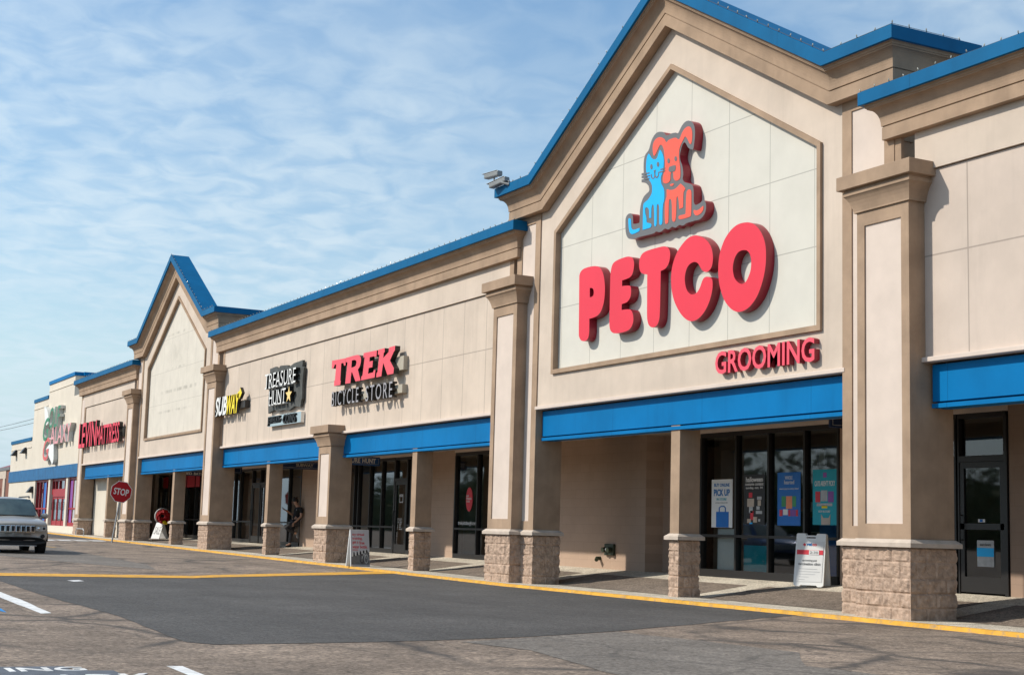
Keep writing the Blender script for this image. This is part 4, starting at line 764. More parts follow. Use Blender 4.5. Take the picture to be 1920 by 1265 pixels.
MB().ball((-44.35, 15.16, 4.49), (.07, .04, .07)).build('dot', 'black', t)
t = sign_thing('letter_sign', 'small white and yellow slanted SUBWAY letters beside tall pier', -49.7, 4.93)
lettering('lettering', 'SUB', WALLF, -51.18, -49.82, 4.95, 5.62, 15.05, 15.16, 'white', 'darkside', t, offset=.03, shear=.18)
lettering('lettering', 'WAY', WALLF, -49.86, -48.42, 4.94, 5.61, 15.05, 15.16, 'yellowface', 'darkside', t, offset=.03, shear=.18)
b = MB(); letter_plate(b, [(-48.62, 5.46), (-48.42, 5.50), (-48.42, 5.40), (-48.16, 5.60), (-48.38, 5.80), (-48.38, 5.70), (-48.62, 5.64)], [], 15.05, 15.16); b.build('arrow', ['yellowface', 'darkside'], t)
b = MB(); letter_plate(b, [(-51.20, 4.97), (-51.06, 4.94), (-51.0, 5.08), (-51.2, 5.14), (-51.3, 5.22), (-51.42, 5.06), (-51.3, 4.9)], [], 15.05, 15.16); b.build('arrow', ['white', 'darkside'], t)
MB().box(-50.9, -48.1, 15.16, 15.34, 5.12, 5.36).build('raceway', 'darkside', t)
t = sign_thing('letter_sign', 'crimson LEVIN MATTRESS letters on dark cans across far section', -69.9, 4.62)
lettering('lettering', 'LEVIN', WALLF, -74.40, -70.55, 4.66, 5.87, 15.08, 15.24, 'levred', 'darkside', t, offset=.012)
lettering('lettering', 'MATTRESS', WALLF, -70.42, -65.86, 4.66, 5.57, 15.08, 15.24, 'levred', 'darkside', t, offset=.012)
MB().box(-74.1, -65.6, 15.24, 15.345, 4.9, 5.35).build('raceway', 'darkside', t)
t = sign_thing('letter_sign', 'faded green GOLF and red GALAXY letters over white golf tee', -81.5, 4.4)
lettering('lettering', 'G', WALLF, -85.45, -83.75, 5.45, 6.75, 15.34, 15.58, 'green', 'paleside', t, offset=.012, shear=.25)
lettering('lettering', 'OLF', WALLF, -83.9, -80.9, 6.1, 7.25, 15.34, 15.58, 'green', 'paleside', t, offset=.006, shear=.1)
lettering('lettering', 'G', WALLF, -85.1, -83.3, 4.36, 5.62, 15.34, 15.58, 'fadered', 'paleside', t, offset=.012, shear=.25)
lettering('lettering', 'ALAXY', WALLF, -83.2, -77.8, 5.2, 6.15, 15.34, 15.58, 'fadepink', 'paleside', t, offset=.004, shear=.05)
b = MB(); letter_plate(b, smooth_poly([(-84.35, 5.0, 1), (-83.4, 5.25), (-82.6, 5.2), (-82.3, 5.3, 1), (-82.0, 4.4), (-82.3, 4.1, 1)]), [], 15.36, 15.58); b.build('golf_tee', ['white', 'paleside'], t)
b = MB(); letter_plate(b, smooth_poly([(-85.7, 7.45, 1), (-84.9, 7.25), (-84.4, 6.9), (-84.1, 6.5, 1), (-84.7, 6.35), (-85.2, 6.6)]), [], 15.36, 15.58); b.build('swoosh', ['white', 'paleside'], t)
# ---------------------------------------------------------------- hanging signs under the canopy
XF = lambda x: (lambda u, v, w: (x-w, u, v))
def blade(label, x, y0, y1, z0, z1, mt, words=()):
    t_ = thing('hanging_sign', label, 'sign', (x, (y0+y1)/2, z0), 'signs hanging under the canopy')
    MB().cbox(x-.06, x, y0, y1, z0, z1, .02).build('panel', mt, t_)
    o = MB()
    for a, b_, c, d in ((y0+.05, y1-.05, z0+.04, z0+.05), (y0+.05, y1-.05, z1-.05, z1-.04), (y0+.05, y0+.06, z0+.05, z1-.05), (y1-.06, y1-.05, z0+.05, z1-.05)): o.box(x, x+.004, a, b_, c, d)
    o.build('border', 'lgrey', t_)
    for a in (y0+.25, y1-.25): MB().tube([(x-.03, a, z1), (x-.03, a, 3.45)], .012, 6).build('hanger', 'bronze', t_)
    for s, u0, u1, v0, v1 in words: lettering('lettering', s, XF(x), u0, u1, v0, v1, -.006, .001, 'raceway' if 'SUB' in s else 'white', 'white', t_, offset=.025)
blade('blue hanging sign reading TREASURE HUNT under the canopy', -41.3, 15.85, 17.32, 3.06, 3.32, 'navyb', [('TREASURE', 15.93, 16.67, 3.125, 3.265), ('HUNT', 16.74, 17.17, 3.125, 3.265)])
blade('navy hanging sign reading SUBWAY left of short pier', -47.5, 16.30, 17.75, 3.10, 3.36, 'navy', [('SUBWAY', 16.86, 17.48, 3.18, 3.29)])
blade('navy hanging sign half hidden behind tall pier, left of slim pier', -52.5, 15.3, 16.57, 3.03, 3.28, 'navy')
blade('navy hanging sign reading BED BATH under the distant gable', -62.0, 16.95, 18.0, 3.18, 3.44, 'navy', [('BED', 17.08, 17.38, 3.22, 3.33), ('BATH', 17.46, 17.86, 3.22, 3.33)])
blade('navy hanging sign tip showing at the top right of pet shop window', -20.4, 17.12, 17.9, 3.20, 3.43, 'navy')
# ---------------------------------------------------------------- posters and things in the pet shop window
def poster(name, label, x0, x1, z0, z1, mt, y=18.04):
    t_ = thing(name, label, 'poster', ((x0+x1)/2, y, z0), 'posters in the pet shop window'); MB().box(x0, x1, y, y+.006, z0, z1).build('sheet', mt, t_); return t_
def pr(t_, name, mt, *rects, y=18.04, e=.003):
    for r in rects: MB().box(r[0], r[1], y-e, y-.0005, r[2], r[3]).build(name, mt, t_)
def ptext(t_, s, u0, u1, v0, v1, mt, off=.01, y=18.04): return lettering('lettering', s, WALLF, u0, u1, v0, v1, y-.004, y-.0005, mt, mt, t_, offset=off)
t = poster('poster', 'pale poster reading BUY ONLINE PICK UP with blue bag', -25.24, -24.52, 1.42, 2.40, 'paper')
ptext(t, 'BUY ONLINE', -25.15, -24.62, 2.25, 2.32, 'postertext', .02); ptext(t, 'PICK UP', -25.16, -24.61, 2.06, 2.20, 'postertext', .03); ptext(t, 'IN STORE', -25.06, -24.72, 1.97, 2.02, 'teal')
ptext(t, 'you shop, we ready your order', -25.10, -24.68, 1.91, 1.935, 'grey', 0)
bg_ = MB(); bg_.box(-25.07, -24.64, 18.034, 18.0395, 1.424, 1.74); bg_.tube([(-24.96, 18.035, 1.74), (-24.96, 18.035, 1.82), (-24.9, 18.035, 1.85), (-24.8, 18.035, 1.85), (-24.75, 18.035, 1.82), (-24.75, 18.035, 1.74)], .012, 6); bg_.build('bag_picture', 'posterblue', t)
t = poster('poster', 'black poster reading halloween costume contest with costumed pets', -24.13, -23.46, 1.49, 2.48, 'posterdark')
ptext(t, 'halloween', -24.07, -23.52, 2.33, 2.43, 'paper', .02); ptext(t, 'costume', -24.09, -23.80, 2.26, 2.31, 'paper', .01); ptext(t, 'contest', -23.77, -23.50, 2.26, 2.31, 'paper', .01); ptext(t, 'sunday, oct. 14', -24.07, -23.53, 2.18, 2.24, 'paper', .01)
pr(t, 'costume_picture', 'redpaint', (-23.97, -23.86, 2.02, 2.12), (-23.92, -23.82, 1.58, 1.76)); pr(t, 'pet_picture', 'cap', (-24.02, -23.80, 1.84, 2.0), (-23.68, -23.58, 1.86, 1.97), (-24.02, -23.9, 1.52, 1.60), (-23.82, -23.70, 1.53, 1.64), e=.004); pr(t, 'cloth_picture', 'lgrey', (-23.96, -23.84, 1.72, 1.84), (-23.74, -23.54, 1.70, 1.76), (-23.72, -23.62, 1.78, 1.85), (-23.70, -23.56, 1.98, 2.04), (-23.66, -23.60, 1.55, 1.60)); pr(t, 'blue_picture', 'emblue', (-23.95, -23.85, 1.50, 1.53))
t = poster('poster', 'bright blue poster with heart title and pet food bags', -23.06, -22.36, 1.48, 2.50, 'posterblue')
ptext(t, 'WHOLE', -22.83, -22.60, 2.36, 2.43, 'paper', .0); ptext(t, 'hearted', -22.85, -22.55, 2.27, 2.35, 'paper', .0); ptext(t, 'more joy in every bite!', -22.99, -22.42, 2.16, 2.20, 'paper', .01)
pr(t, 'green_bag_picture', 'greenprint', (-22.93, -22.80, 1.84, 2.04)); pr(t, 'green_bag_picture', 'greenprint', (-22.60, -22.49, 1.84, 2.04)); pr(t, 'orange_bag_picture', 'orangeprint', (-22.79, -22.61, 1.80, 2.04)); pr(t, 'red_bag_picture', 'redpaint', (-22.99, -22.90, 1.66, 1.78), (-22.72, -22.66, 1.66, 1.78), (-22.50, -22.43, 1.66, 1.78)); pr(t, 'pale_bag_picture', 'paper', (-22.88, -22.74, 1.68, 1.79)); pr(t, 'purple_bag_picture', 'purple', (-22.64, -22.52, 1.66, 1.78))
t = poster('poster', 'teal poster about picky cats with tabby cat face', -22.0, -21.28, 1.50, 2.53, 'teal')
ptext(t, "CATS AREN'T PICKY", -21.94, -21.36, 2.22, 2.32, 'paper', .02); pr(t, 'crest_picture', 'purple', (-21.70, -21.60, 2.38, 2.47)); pr(t, 'bag_picture', 'redpaint', (-21.92, -21.78, 1.92, 2.12)); pr(t, 'pale_bag_picture', 'lgrey', (-21.76, -21.58, 1.94, 2.14), (-21.88, -21.44, 1.85, 1.90)); pr(t, 'purple_bag_picture', 'purple', (-21.56, -21.40, 1.92, 2.12)); pr(t, 'yellow_picture', 'yellowface', (-21.74, -21.58, 1.81, 1.86)); ptext(t, 'NOW IN STORE!', -21.83, -21.50, 1.73, 1.77, 'paper')
b = MB(); b.plate([(-21.75, 1.503), (-21.50, 1.503), (-21.49, 1.70), (-21.54, 1.63), (-21.69, 1.63), (-21.75, 1.70)], [], 18.034, 18.0395); b.build('cat_picture', 'cap', t)
b = MB(); b.cbox(-24.27, -23.50, 18.14, 18.31, .46, 1.08, .01); o = b.build('display_box', 'teal'); tag(o, 'teal display box standing low behind the shop window', 'display box')
b = MB(); b.box(-25.15, -24.5, 18.14, 18.17, .48, 1.40); tag(b.build('display_board', 'paper'), 'pale blue white board behind the lower left pane', 'display board')
b = MB(); b.box(-23.2, -22.7, 19.2, 19.6, .43, 1.9); tag(b.build('shop_shelf', 'posterblue'), 'dark blue shelf unit deeper inside the pet shop', 'shelf')
t = thing('picture_frame', 'small dark framed notice hanging high inside the pet shop', 'picture frame', (-22.3, 18.6, 2.6))
MB().plate([(-22.55, 2.62), (-22.30, 2.62), (-22.30, 2.98), (-22.55, 2.98)], [[(-22.52, 2.66), (-22.33, 2.66), (-22.33, 2.94), (-22.52, 2.94)]], 18.6, 18.63).build('frame', 'black', t); MB().box(-22.52, -22.33, 18.61, 18.625, 2.66, 2.94).build('sheet', 'lgrey', t)
def gondola(label, x, y, L_, z0, seed):
    t_ = thing('shop_shelf', label, 'shelf', (x, y, z0), 'shelves inside the pet shop'); rr_ = random.Random(seed); f_ = MB(); f_.box(x-L_/2, x+L_/2, y+.22, y+.26, z0, z0+1.7)
    for k in range(4): f_.box(x-L_/2, x+L_/2, y-.2, y+.22, z0+.08+.42*k, z0+.11+.42*k)
    f_.build('rack', 'grey', t_)
    for mt_ in ('redpaint', 'posterblue', 'paper', 'orangeprint', 'teal'):
        g_ = MB()
        for k in range(4):
            u = -L_/2+.05
            while u < L_/2-.2:
                w_ = rr_.uniform(.1, .24)
                if rr_.random() < .2: g_.box(x+u, x+u+w_*.92, y-.18, y+.1, z0+.112+.42*k, z0+.112+.42*k+rr_.uniform(.16, .32))
                u += w_
        g_.build('goods', mt_, t_)
    return t_
gondola('low shelf of mixed goods behind the middle pet shop panes', -23.9, 20.4, 2.4, .44, 1); gondola('shelf of mixed goods deeper behind the right pet shop panes', -25.6, 21.8, 2.2, .44, 2)
# right hand door notices
ZN = 18.016
t = thing('door_notice', 'white notice with blue band on lower glass of dark door', 'notice', (-17.66, ZN, .95)); MB().box(-17.82, -17.46, ZN-.02, ZN-.012, .87, 1.29).build('sheet', 'lgrey', t); MB().box(-17.82, -17.46, ZN-.024, ZN-.0205, 1.03, 1.17).build('band', 'emblue', t)
lettering('lettering', 'store hours', WALLF, -17.76, -17.52, 1.20, 1.25, ZN-.026, ZN-.0205, 'grey', 'grey', t)
t = thing('door_notice', 'small red notice on dark door glass beside the pier', 'notice', (-18.2, ZN, 1.7)); MB().box(-18.38, -18.10, ZN-.02, ZN-.012, 1.67, 1.90).build('sheet', 'redpaint', t); MB().box(-18.35, -18.13, ZN-.024, ZN-.0205, 1.82, 1.835).build('lines', 'paper', t); MB().box(-18.35, -18.13, ZN-.024, ZN-.0205, 1.74, 1.75).build('lines', 'paper', t)
t = thing('door_sticker', 'tiny blue and white sticker above the door push bar', 'sticker', (-17.7, ZN, 1.6)); MB().box(-17.79, -17.64, ZN-.022, ZN-.014, 1.58, 1.63).build('sheet', 'paper', t); MB().box(-17.75, -17.69, ZN-.026, ZN-.0225, 1.585, 1.625).build('symbol', 'posterblue', t)
t = thing('window_sticker', 'red oval sticker with white lines on bicycle shop window', 'sticker', (-36.5, (ZN+.04), 2)); b = MB(); b.plate([(-36.60+.20*math.cos(k*math.pi/12), 2.06+.33*math.sin(k*math.pi/12)) for k in range(24)], [], (ZN+.04)-.02, (ZN+.04)-.012); b.build('sheet', 'redpaint', t)
lettering('lettering', 'KEEP\nPEDALING\nLOCAL', WALLF, -36.76, -36.45, 1.98, 2.18, (ZN+.04)-.025, (ZN+.04)-.0205, 'paper', 'paper', t)
lettering('window_lettering', 'trekpittsburgh.com', WALLF, -37.25, -36.12, 1.33, 1.47, (ZN+.04)-.02, (ZN+.04)-.014, 'paper', 'paper'); tag(bpy.data.objects['window_lettering'], 'white web address lettering along lower edge of bicycle shop pane', 'lettering')
t = thing('door_notice', 'small square pale notice on the treasure shop door', 'notice', (-41.1, ZN, 2.1)); MB().plate([(-41.30, 1.98), (-41.02, 1.98), (-41.02, 2.24), (-41.30, 2.24)], [[(-41.26, 2.02), (-41.06, 2.02), (-41.06, 2.16), (-41.26, 2.16)]], ZN-.02, ZN-.012).build('sheet', 'lgrey', t)
lettering('window_lettering', 'M  10-6\nT  10-6\nW  10-6\nT  10-8\nF  10-6\nS  10-5\nS  closed', WALLF, -41.38, -41.04, 1.18, 1.52, ZN-.02, ZN-.015, 'paper', 'paper'); tag(bpy.data.objects['window_lettering.001'], 'white opening hours lettering on the treasure shop door', 'lettering')
# red valance stickers in far gable window
for a, b_, lb in ((-68.8, -68.0, 'red sign panel above the distant narrow glass door'), (-65.5, -64.9, 'red window sign left of the dark mullions'), (-64.75, -63.55, 'red window sign between dark mullions, top of glass'), (-63.4, -62.8, 'red window sign beside the far tall pier')):
    tag(MB().box(a, b_, 17.955, 17.965, 2.75, 3.26).build('window_sign', 'redpaint'), lb, 'window sign', 'red signs in far gable window')
# ---------------------------------------------------------------- wall fittings in the arcade
t = thing('hose_connection', 'dark green square hose connection on tan arcade wall', 'hose connection', (-29.1, 18, .75))
MB().cbox(-29.30, -28.90, 17.94, 18.0, .74, 1.00, .012).build('plate', 'fdc', t)
for x in (-29.22, -29.0): MB().tube([(x, 17.94, .87), (x, 17.84, .86)], [.055, .06], 10).build('cap', 'fdc', t)
MB().ball((-29.1, 17.90, .87), .05).build('hub', 'steel', t)
tag(MB().tube([(-29.55, 18.0, .66), (-29.55, 17.90, .66), (-29.5, 17.86, .62)], .045, 8).build('pipe_stub', 'fdc'), 'short rusty pipe stub below the green hose connection', 'pipe')
tag(MB().box(-33.0, -32.0, 17.9, 17.95, 3.0, 3.1).build('conduit', 'soffit'), 'tan conduit box under canopy above bicycle shop glass', 'conduit')
# ---------------------------------------------------------------- security cameras on the gable eave
def cctv(label, c, yaw, pitch, L=.72):
    t_ = thing('security_camera', label, 'security camera', c, 'security cameras on the gable eave')
    R = Matrix.Translation(c) @ Matrix.Rotation(yaw, 4, 'Z') @ Matrix.Rotation(pitch, 4, 'Y')
    b_ = MB(); b_.cbox(-L/2, L/2, -.075, .075, -.058, .058, .022); b_.xform(R); b_.build('housing', 'camgrey', t_)
    b_ = MB(); b_.cbox(-L/2-.08, L/2-.04, -.082, .082, .060, .070, .004); b_.xform(R); b_.build('sun_shield', 'lgrey', t_)
    b_ = MB(); b_.tube([(-L/2+.002, 0, 0), (-L/2-.012, 0, 0)], .046, 12); b_.xform(R); b_.build('lens', 'black', t_)
    return t_, R
t1, R1 = cctv('upper grey security camera pointing left above the blue eave', (-29.33, 14.8, 9.25), .12, .02, .56)
b = MB(); b.tube([(-29.28, 14.8, 9.18), (-29.26, 14.8, 9.08), (-28.95, 14.84, 9.06), (-28.62, 14.86, 8.96)], .022, 8); b.build('bracket', 'camgrey', t1); MB().tube([(-29.12, 14.8, 9.19), (-29.0, 14.8, 9.10), (-28.62, 14.84, 8.98)], .008, 6).build('cable', 'lgrey', t1)
t2, R2 = cctv('lower pale security camera tilted down against the blue eave', (-28.98, 14.78, 9.0), .18, -.12, .60)
MB().tube([(-28.8, 14.74, 8.97), (-28.62, 14.85, 8.90)], .03, 8).build('bracket', 'camgrey', t2)
# ---------------------------------------------------------------- strings of bulbs along the roof edges
def bulbs(label, pts, step=.30, seed=1):
    rnd = random.Random(seed); b_ = MB(); P = [Vector(p) for p in pts]; last = None; wire = []
    for a, c in zip(P[:-1], P[1:]):
        n = max(1, int((c-a).length/step))
        for k in range(n):
            q = a.lerp(c, k/n); wire.append(q+Vector((0, 0, .010)))
            d = Vector((rnd.uniform(-.6, .6), rnd.uniform(-.5, .3), 1)).normalized(); b_.cur = 0
            b_.tube([q, q+d*.022], .008, 5); b_.cur = 1; b_.tube([q+d*.022, q+d*.036, q+d*.052, q+d*.060], [.008, .012, .009, .003], 5)
    b_.cur = 0; b_.tube(wire, .004, 4); o_ = b_.build('string_lights', ['wire', 'bulb']); return tag(o_, label, 'string lights', 'clear bulb strings along the blue roof edges')
bulbs('clear bulb string along the long low roof edge between the gables', [(-52.1, 14.95, 8.09), (-28.5, 14.95, 8.09), (-28.5, 15.25, 8.09)], .30, 1)
bulbs('clear bulb string climbing the big right gable edge', [(-29.3, 14.88, 8.945), (-27.76, 14.88, 8.945), (-22.82, 14.88, 11.81), (-17.88, 14.88, 8.945), (-16.32, 14.88, 8.945), (-16.32, 16.6, 8.945)], .33, 2)
bulbs('clear bulb string on the roof edge cut by the right photo border', [(-17.1, 14.95, 8.09), (-6, 14.95, 8.09)], .31, 3)
bulbs('clear bulb string on the small distant gable edge', [(-64.3, 14.88, 8.945), (-62.76, 14.88, 8.945), (-57.82, 14.88, 11.81), (-52.88, 14.88, 8.945), (-51.32, 14.88, 8.945)], .30, 4)
bulbs('clear bulb string on the farthest tan roof edge', [(-75.7, 14.95, 8.09), (-63.6, 14.95, 8.09)], .30, 5)
# ---------------------------------------------------------------- stop sign
zb = zroad(-61.45)
t = thing('stop_sign', 'red octagon stop sign on leaning steel post at kerb', 'stop sign', (-61.45, 14.05, zb))
tilt = Matrix.Translation((-61.40, 14.30, 2.375)) @ Matrix.Rotation(-.13, 4, 'X') @ Matrix.Rotation(.03, 4, 'Z')
tf = lambda u, v, w: tuple(tilt @ Vector((-w, u, v)))
octo = lambda r: [(r*math.cos(math.pi/8+k*math.pi/4)/math.cos(math.pi/8), r*math.sin(math.pi/8+k*math.pi/4)/math.cos(math.pi/8)) for k in range(8)]
MB().plate(octo(.43), [], 0, .006, tf).build('border', 'white', t); MB().plate(octo(.408), [], -.004, -.0005, tf).build('panel', 'stopred', t)
lettering('lettering', 'STOP', tf, -.31, .31, -.135, .140, -.009, -.0045, 'white', 'white', t, offset=.018)
b = MB(); d = Vector((.0, .25, 2.05)); p0 = Vector((-61.46, 14.045, zb-.1)); p1 = p0+d*1.20
b.tube([p0, p1], .038, 6); b.build('post', 'steel', t)
# ---------------------------------------------------------------- pavement boards
def aboard(label, c, yaw, w, h, spread, frame_mt, group='folding pavement boards'):
    t_ = thing('sandwich_board', label, 'sandwich board', c, group); frs = []
    for s in (-1, 1):
        a = math.atan2(spread/2, h)
        R = Matrix.Translation(c) @ Matrix.Rotation(yaw, 4, 'Z') @ Matrix.Translation((0, s*spread/2, 0)) @ Matrix.Rotation(s*a, 4, 'X')
        R = R @ Matrix.Diagonal((.88, 1, .88, 1)) if frame_mt == 'white' and h > 1 else R; frs.append((lambda R: (lambda u, v, w_: tuple(R @ Vector((u, w_, v)))))(R)); frs[-1].__dict__ if False else None
    return t_, frs
# vetco type board with moulded frame
cz = zwalk(-21.75, 17.7)
t, (fa, fb) = aboard('white plastic folding board with vaccination clinic sheet by the pet shop window', (-21.50, 17.62, cz), .48, .62, 1.1, .34, 'white')
for f_, s in ((fa, -1), (fb, 1)):
    s0, s1 = ((-.015, .015))
    oc = [(-.33, .035), (-.28, .0), (-.2, .0), (-.17, .03), (.17, .03), (.2, 0), (.28, 0), (.33, .035), (.325, 1.08), (.30, 1.10), (.13, 1.10), (.11, 1.06), (-.11, 1.06), (-.13, 1.10), (-.30, 1.10), (-.325, 1.08)]
    MB().plate(oc, [[(-.10, 1.0), (.10, 1.0), (.10, 1.03), (-.10, 1.03)]], s0, s1, f_).build('leaf', 'white', t)
MB().plate([(-.29, .10), (.29, .10), (.29, .93), (-.29, .93)], [], -.022, -.0165, fa).build('sheet', 'paper', t)
MB().plate([(-.29, .66), (.29, .66), (.29, .755), (-.29, .755)], [], -.026, -.0225, fa).build('band', 'redpaint', t); MB().plate([(-.02, .66), (.20, .66), (.20, .75), (-.02, .75)], [], -.030, -.0265, fa).build('date_window', 'paper', t)
lettering('lettering', 'vet', fa, -.09, .04, .84, .905, -.027, -.0225, 'postertext', 'postertext', t, offset=.03); lettering('lettering', 'co', fa, .045, .14, .84, .89, -.027, -.0225, 'redpaint', 'redpaint', t, offset=.03)
MB().plate([(-.17, .86), (-.12, .83), (-.10, .87), (-.13, .90)], [], -.027, -.0225, fa).build('logo_mark', 'redpaint', t)
lettering('lettering', '2:30', fa, 0.0, .18, .68, .73, -.034, -.0305, 'grey', 'grey', t); lettering('lettering', 'upcoming pet', fa, -.16, .16, .51, .56, -.027, -.0225, 'grey', 'grey', t); lettering('lettering', 'vaccination clinic', fa, -.25, .25, .44, .495, -.027, -.0225, 'grey', 'grey', t, offset=.01)
for k, L_ in enumerate((.40, .46, .36, .22, .14)): MB().plate([(-.22, .36-.055*k), (-.22+L_, .36-.055*k), (-.22+L_, .367-.055*k), (-.22, .367-.055*k)], [], -.026, -.0225, fa).build('text_line', 'lgrey', t)
# bicycle shop board at the kerb
cz = zwalk(-36.9, 14.95)
t, (fa_, fb_) = aboard('grey poster board about virtual training and free water bottle at kerb', (-36.95, 14.97, cz), math.radians(108), .62, 1.0, .20, 'paper')
sq = lambda f_: (lambda u, v, w: f_(u*.40, v, w))
fa, fb = sq(fa_), sq(fb_)
for f_ in (fa, fb): MB().plate([(-.82, 0), (.82, 0), (.80, .97), (-.80, .97)], [], -.012, .012, f_).build('leaf', 'paper', t)
MB().plate([(-.80, .02), (.80, .02), (.78, .95), (-.78, .95)], [], -.016, -.0125, fa).build('sheet', 'postersheet', t)
for k, s, o_, L_ in ((0, 'try virtual', 0, 1.02), (1, 'training,', 0, .86), (2, 'get a', 0, .5), (2, 'free', .6, .44), (3, 'water bottle.', 0, 1.28)): lettering('lettering', s, fa, -.66+o_, -.66+o_+L_, (.79-.105*k), (.875-.105*k), -.020, -.0165, 'redpaint', 'redpaint', t, offset=.012)
MB().plate([(-.66, .425), (-.2, .425), (-.2, .44), (-.66, .44)], [], -.020, -.0165, fa).build('text_line', 'redpaint', t)
MB().plate([(-.78, .05), (-.78, .25), (-.1, .36), (.40, .42), (.78, .40), (.78, .05)], [], -.019, -.0165, fa).build('picture_ground', 'grey', t)
for k in range(11):
    x = -.74+k*.138; MB().plate([(x, .27+.012*k), (x+.05, .25+.012*k), (x+.12, .27+.01*k), (x+.09, .36+.008*k), (x+.02, .37+.008*k)], [], -.023, -.0195, fa).build('picture_rider', 'posterdark' if k % 2 else 'white', t)
for cx in (.12, .50):
    ring = [(cx+.17*math.cos(k*math.pi/10), .20+.12*math.sin(k*math.pi/10)) for k in range(20)]; rin = [(cx+.145*math.cos(k*math.pi/10), .20+.10*math.sin(k*math.pi/10)) for k in range(20)]
    MB().plate(ring, [rin], -.024, -.0195, fa).build('picture_wheel', 'white' if cx > .3 else 'posterdark', t)
MB().plate([(.12, .19), (.3, .33), (.5, .2), (.5, .22), (.3, .36), (.12, .22)], [], -.027, -.0245, fa).build('picture_frame', 'white', t)
# far easel with wreath
cz = zwalk(-66.3, 16.9)
t, (fa, fb) = aboard('white folding board at the distant gable holding up red wreath', (-65.05, 16.95, cz), .42, .6, .72, .5, 'white')
for f_ in (fa, fb): MB().plate([(-.28, 0), (.28, 0), (.24, .74), (-.24, .74)], [], -.012, .012, f_).build('leaf', 'white', t)
lettering('lettering', 'SALE', fa, -.2, .2, .2, .55, -.016, -.0125, 'grey', 'grey', t)
b = MB(); rr = random.Random(3); c0 = Vector((-64.9, 17.0, cz+.98))
for k in range(90):
    a = rr.random()*2*math.pi; r_ = .14+.13*rr.random(); q = c0+Vector((rr.uniform(-.08, .08), r_*math.cos(a), r_*math.sin(a))); b.ball(q, (.06+.05*rr.random(), .06, .05+.04*rr.random()), 6, 4)
t = thing('wreath', 'round red flower wreath with pale ring on top of far board', 'wreath', tuple(c0)); b.build('petals', 'redflower', t)
MB().tube([tuple(c0+Vector((-.03, .33*math.cos(k*math.pi/12), .33*math.sin(k*math.pi/12)))) for k in range(2, 16)], .035, 6).build('ring', 'paper', t); b = MB(); b.ball(tuple(c0+Vector((.1, .05, -.26))), .09); b.ball(tuple(c0+Vector((.12, .14, -.3))), .06); b.build('ribbon', 'yellowface', t)
# bike loop by the farthest pilaster
tag(MB().tube([(-74.2, 15.2, .4), (-74.2, 15.2, .68), (-74.0, 15.2, .76), (-72.6, 15.2, .76), (-72.4, 15.2, .68), (-72.4, 15.2, .4)], .03, 8).build('bike_rack', 'steel'), 'low pale steel hoop in front of the farthest pilaster', 'bike rack')
# ---------------------------------------------------------------- person
def skin(name, joints, bones, radii, mt, parent, sub=2, root=0):
    me = bpy.data.meshes.new(name); me.from_pydata([tuple(j) for j in joints], bones, []); o_ = bpy.data.objects.new(name, me); COL.objects.link(o_)
    md = o_.modifiers.new('s', 'SKIN'); md.use_smooth_shade = True
    for i, r in enumerate(radii): me.skin_vertices[0].data[i].radius = r if isinstance(r, tuple) else (r, r); me.skin_vertices[0].data[i].use_root = i == root
    sb = o_.modifiers.new('d', 'SUBSURF'); sb.levels = sub; sb.render_levels = sub
    bpy.context.view_layer.update(); m2 = bpy.data.meshes.new_from_object(o_.evaluated_get(bpy.context.evaluated_depsgraph_get())); bpy.data.objects.remove(o_); bpy.data.meshes.remove(me)
    m2.name = name; m2.materials.clear(); m2.materials.append(M[mt]); return link(name, m2, parent)
fz = zwalk(-49.8, 17.7)-.01; ox = Vector((-49.80, 17.66, fz)); per = thing('person', 'person in black shirt and dark trousers leaning on wall, one foot up, looking at phone', 'person', tuple(ox))
def J(x, y, z): return ox+Vector((-y, x, z))
# local: -x is the way the person faces, +x the wall; heights above the pavement
# body: pelvis, spine, chest, neck, head, arms and legs in one skin
bj = [J(.10, 0, .92), J(.14, 0, 1.08), J(.19, 0, 1.28), J(.19, 0, 1.40), J(.12, 0, 1.47), J(.06, 0, 1.55), J(.03, 0, 1.63),
      J(.20, -.17, 1.36), J(.22, -.22, 1.10), J(.02, -.20, .90), J(-.03, -.19, .86),
      J(.18, .17, 1.36), J(.06, .20, 1.12), J(-.20, .10, 1.26), J(-.25, .09, 1.29),
      J(.08, -.09, .88), J(-.30, -.10, .68), J(.08, -.10, .50), J(.15, -.10, .47),
      J(.06, .09, .86), J(-.02, .09, .48), J(-.06, .09, .10), J(-.20, .09, .05)]
bb = [(0, 1), (1, 2), (2, 3), (3, 4), (4, 5), (5, 6), (2, 7), (7, 8), (8, 9), (9, 10), (2, 11), (11, 12), (12, 13), (13, 14), (0, 15), (15, 16), (16, 17), (17, 18), (0, 19), (19, 20), (20, 21), (21, 22)]
br_ = [(.12, .15), (.11, .14), (.12, .15), (.08, .10), .055, (.085, .075), (.08, .07), .055, .042, .032, .03, .055, .042, .032, .03, .085, .065, .045, .04, .085, .06, .042, .035]
skin('body', bj, bb, br_, 'skin', per)
skin('shirt', [J(.10, 0, .90), J(.14, 0, 1.06), J(.19, 0, 1.27), J(.18, 0, 1.41), J(.21, -.18, 1.35), J(.22, -.22, 1.19), J(.19, .18, 1.35), J(.12, .20, 1.22)], [(0, 1), (1, 2), (2, 3), (2, 4), (4, 5), (2, 6), (6, 7)], [(.135, .165), (.125, .16), (.135, .17), (.075, .10), .075, .066, .075, .066], 'tee', per)
skin('trousers', [J(.10, 0, .93), J(.08, -.09, .87), J(-.31, -.10, .675), J(.06, -.10, .51), J(.06, .09, .86), J(-.02, .09, .48), J(-.055, .09, .13)], [(0, 1), (1, 2), (2, 3), (0, 4), (4, 5), (5, 6)], [(.13, .16), .10, .083, .06, .10, .078, .06], 'jeans', per)
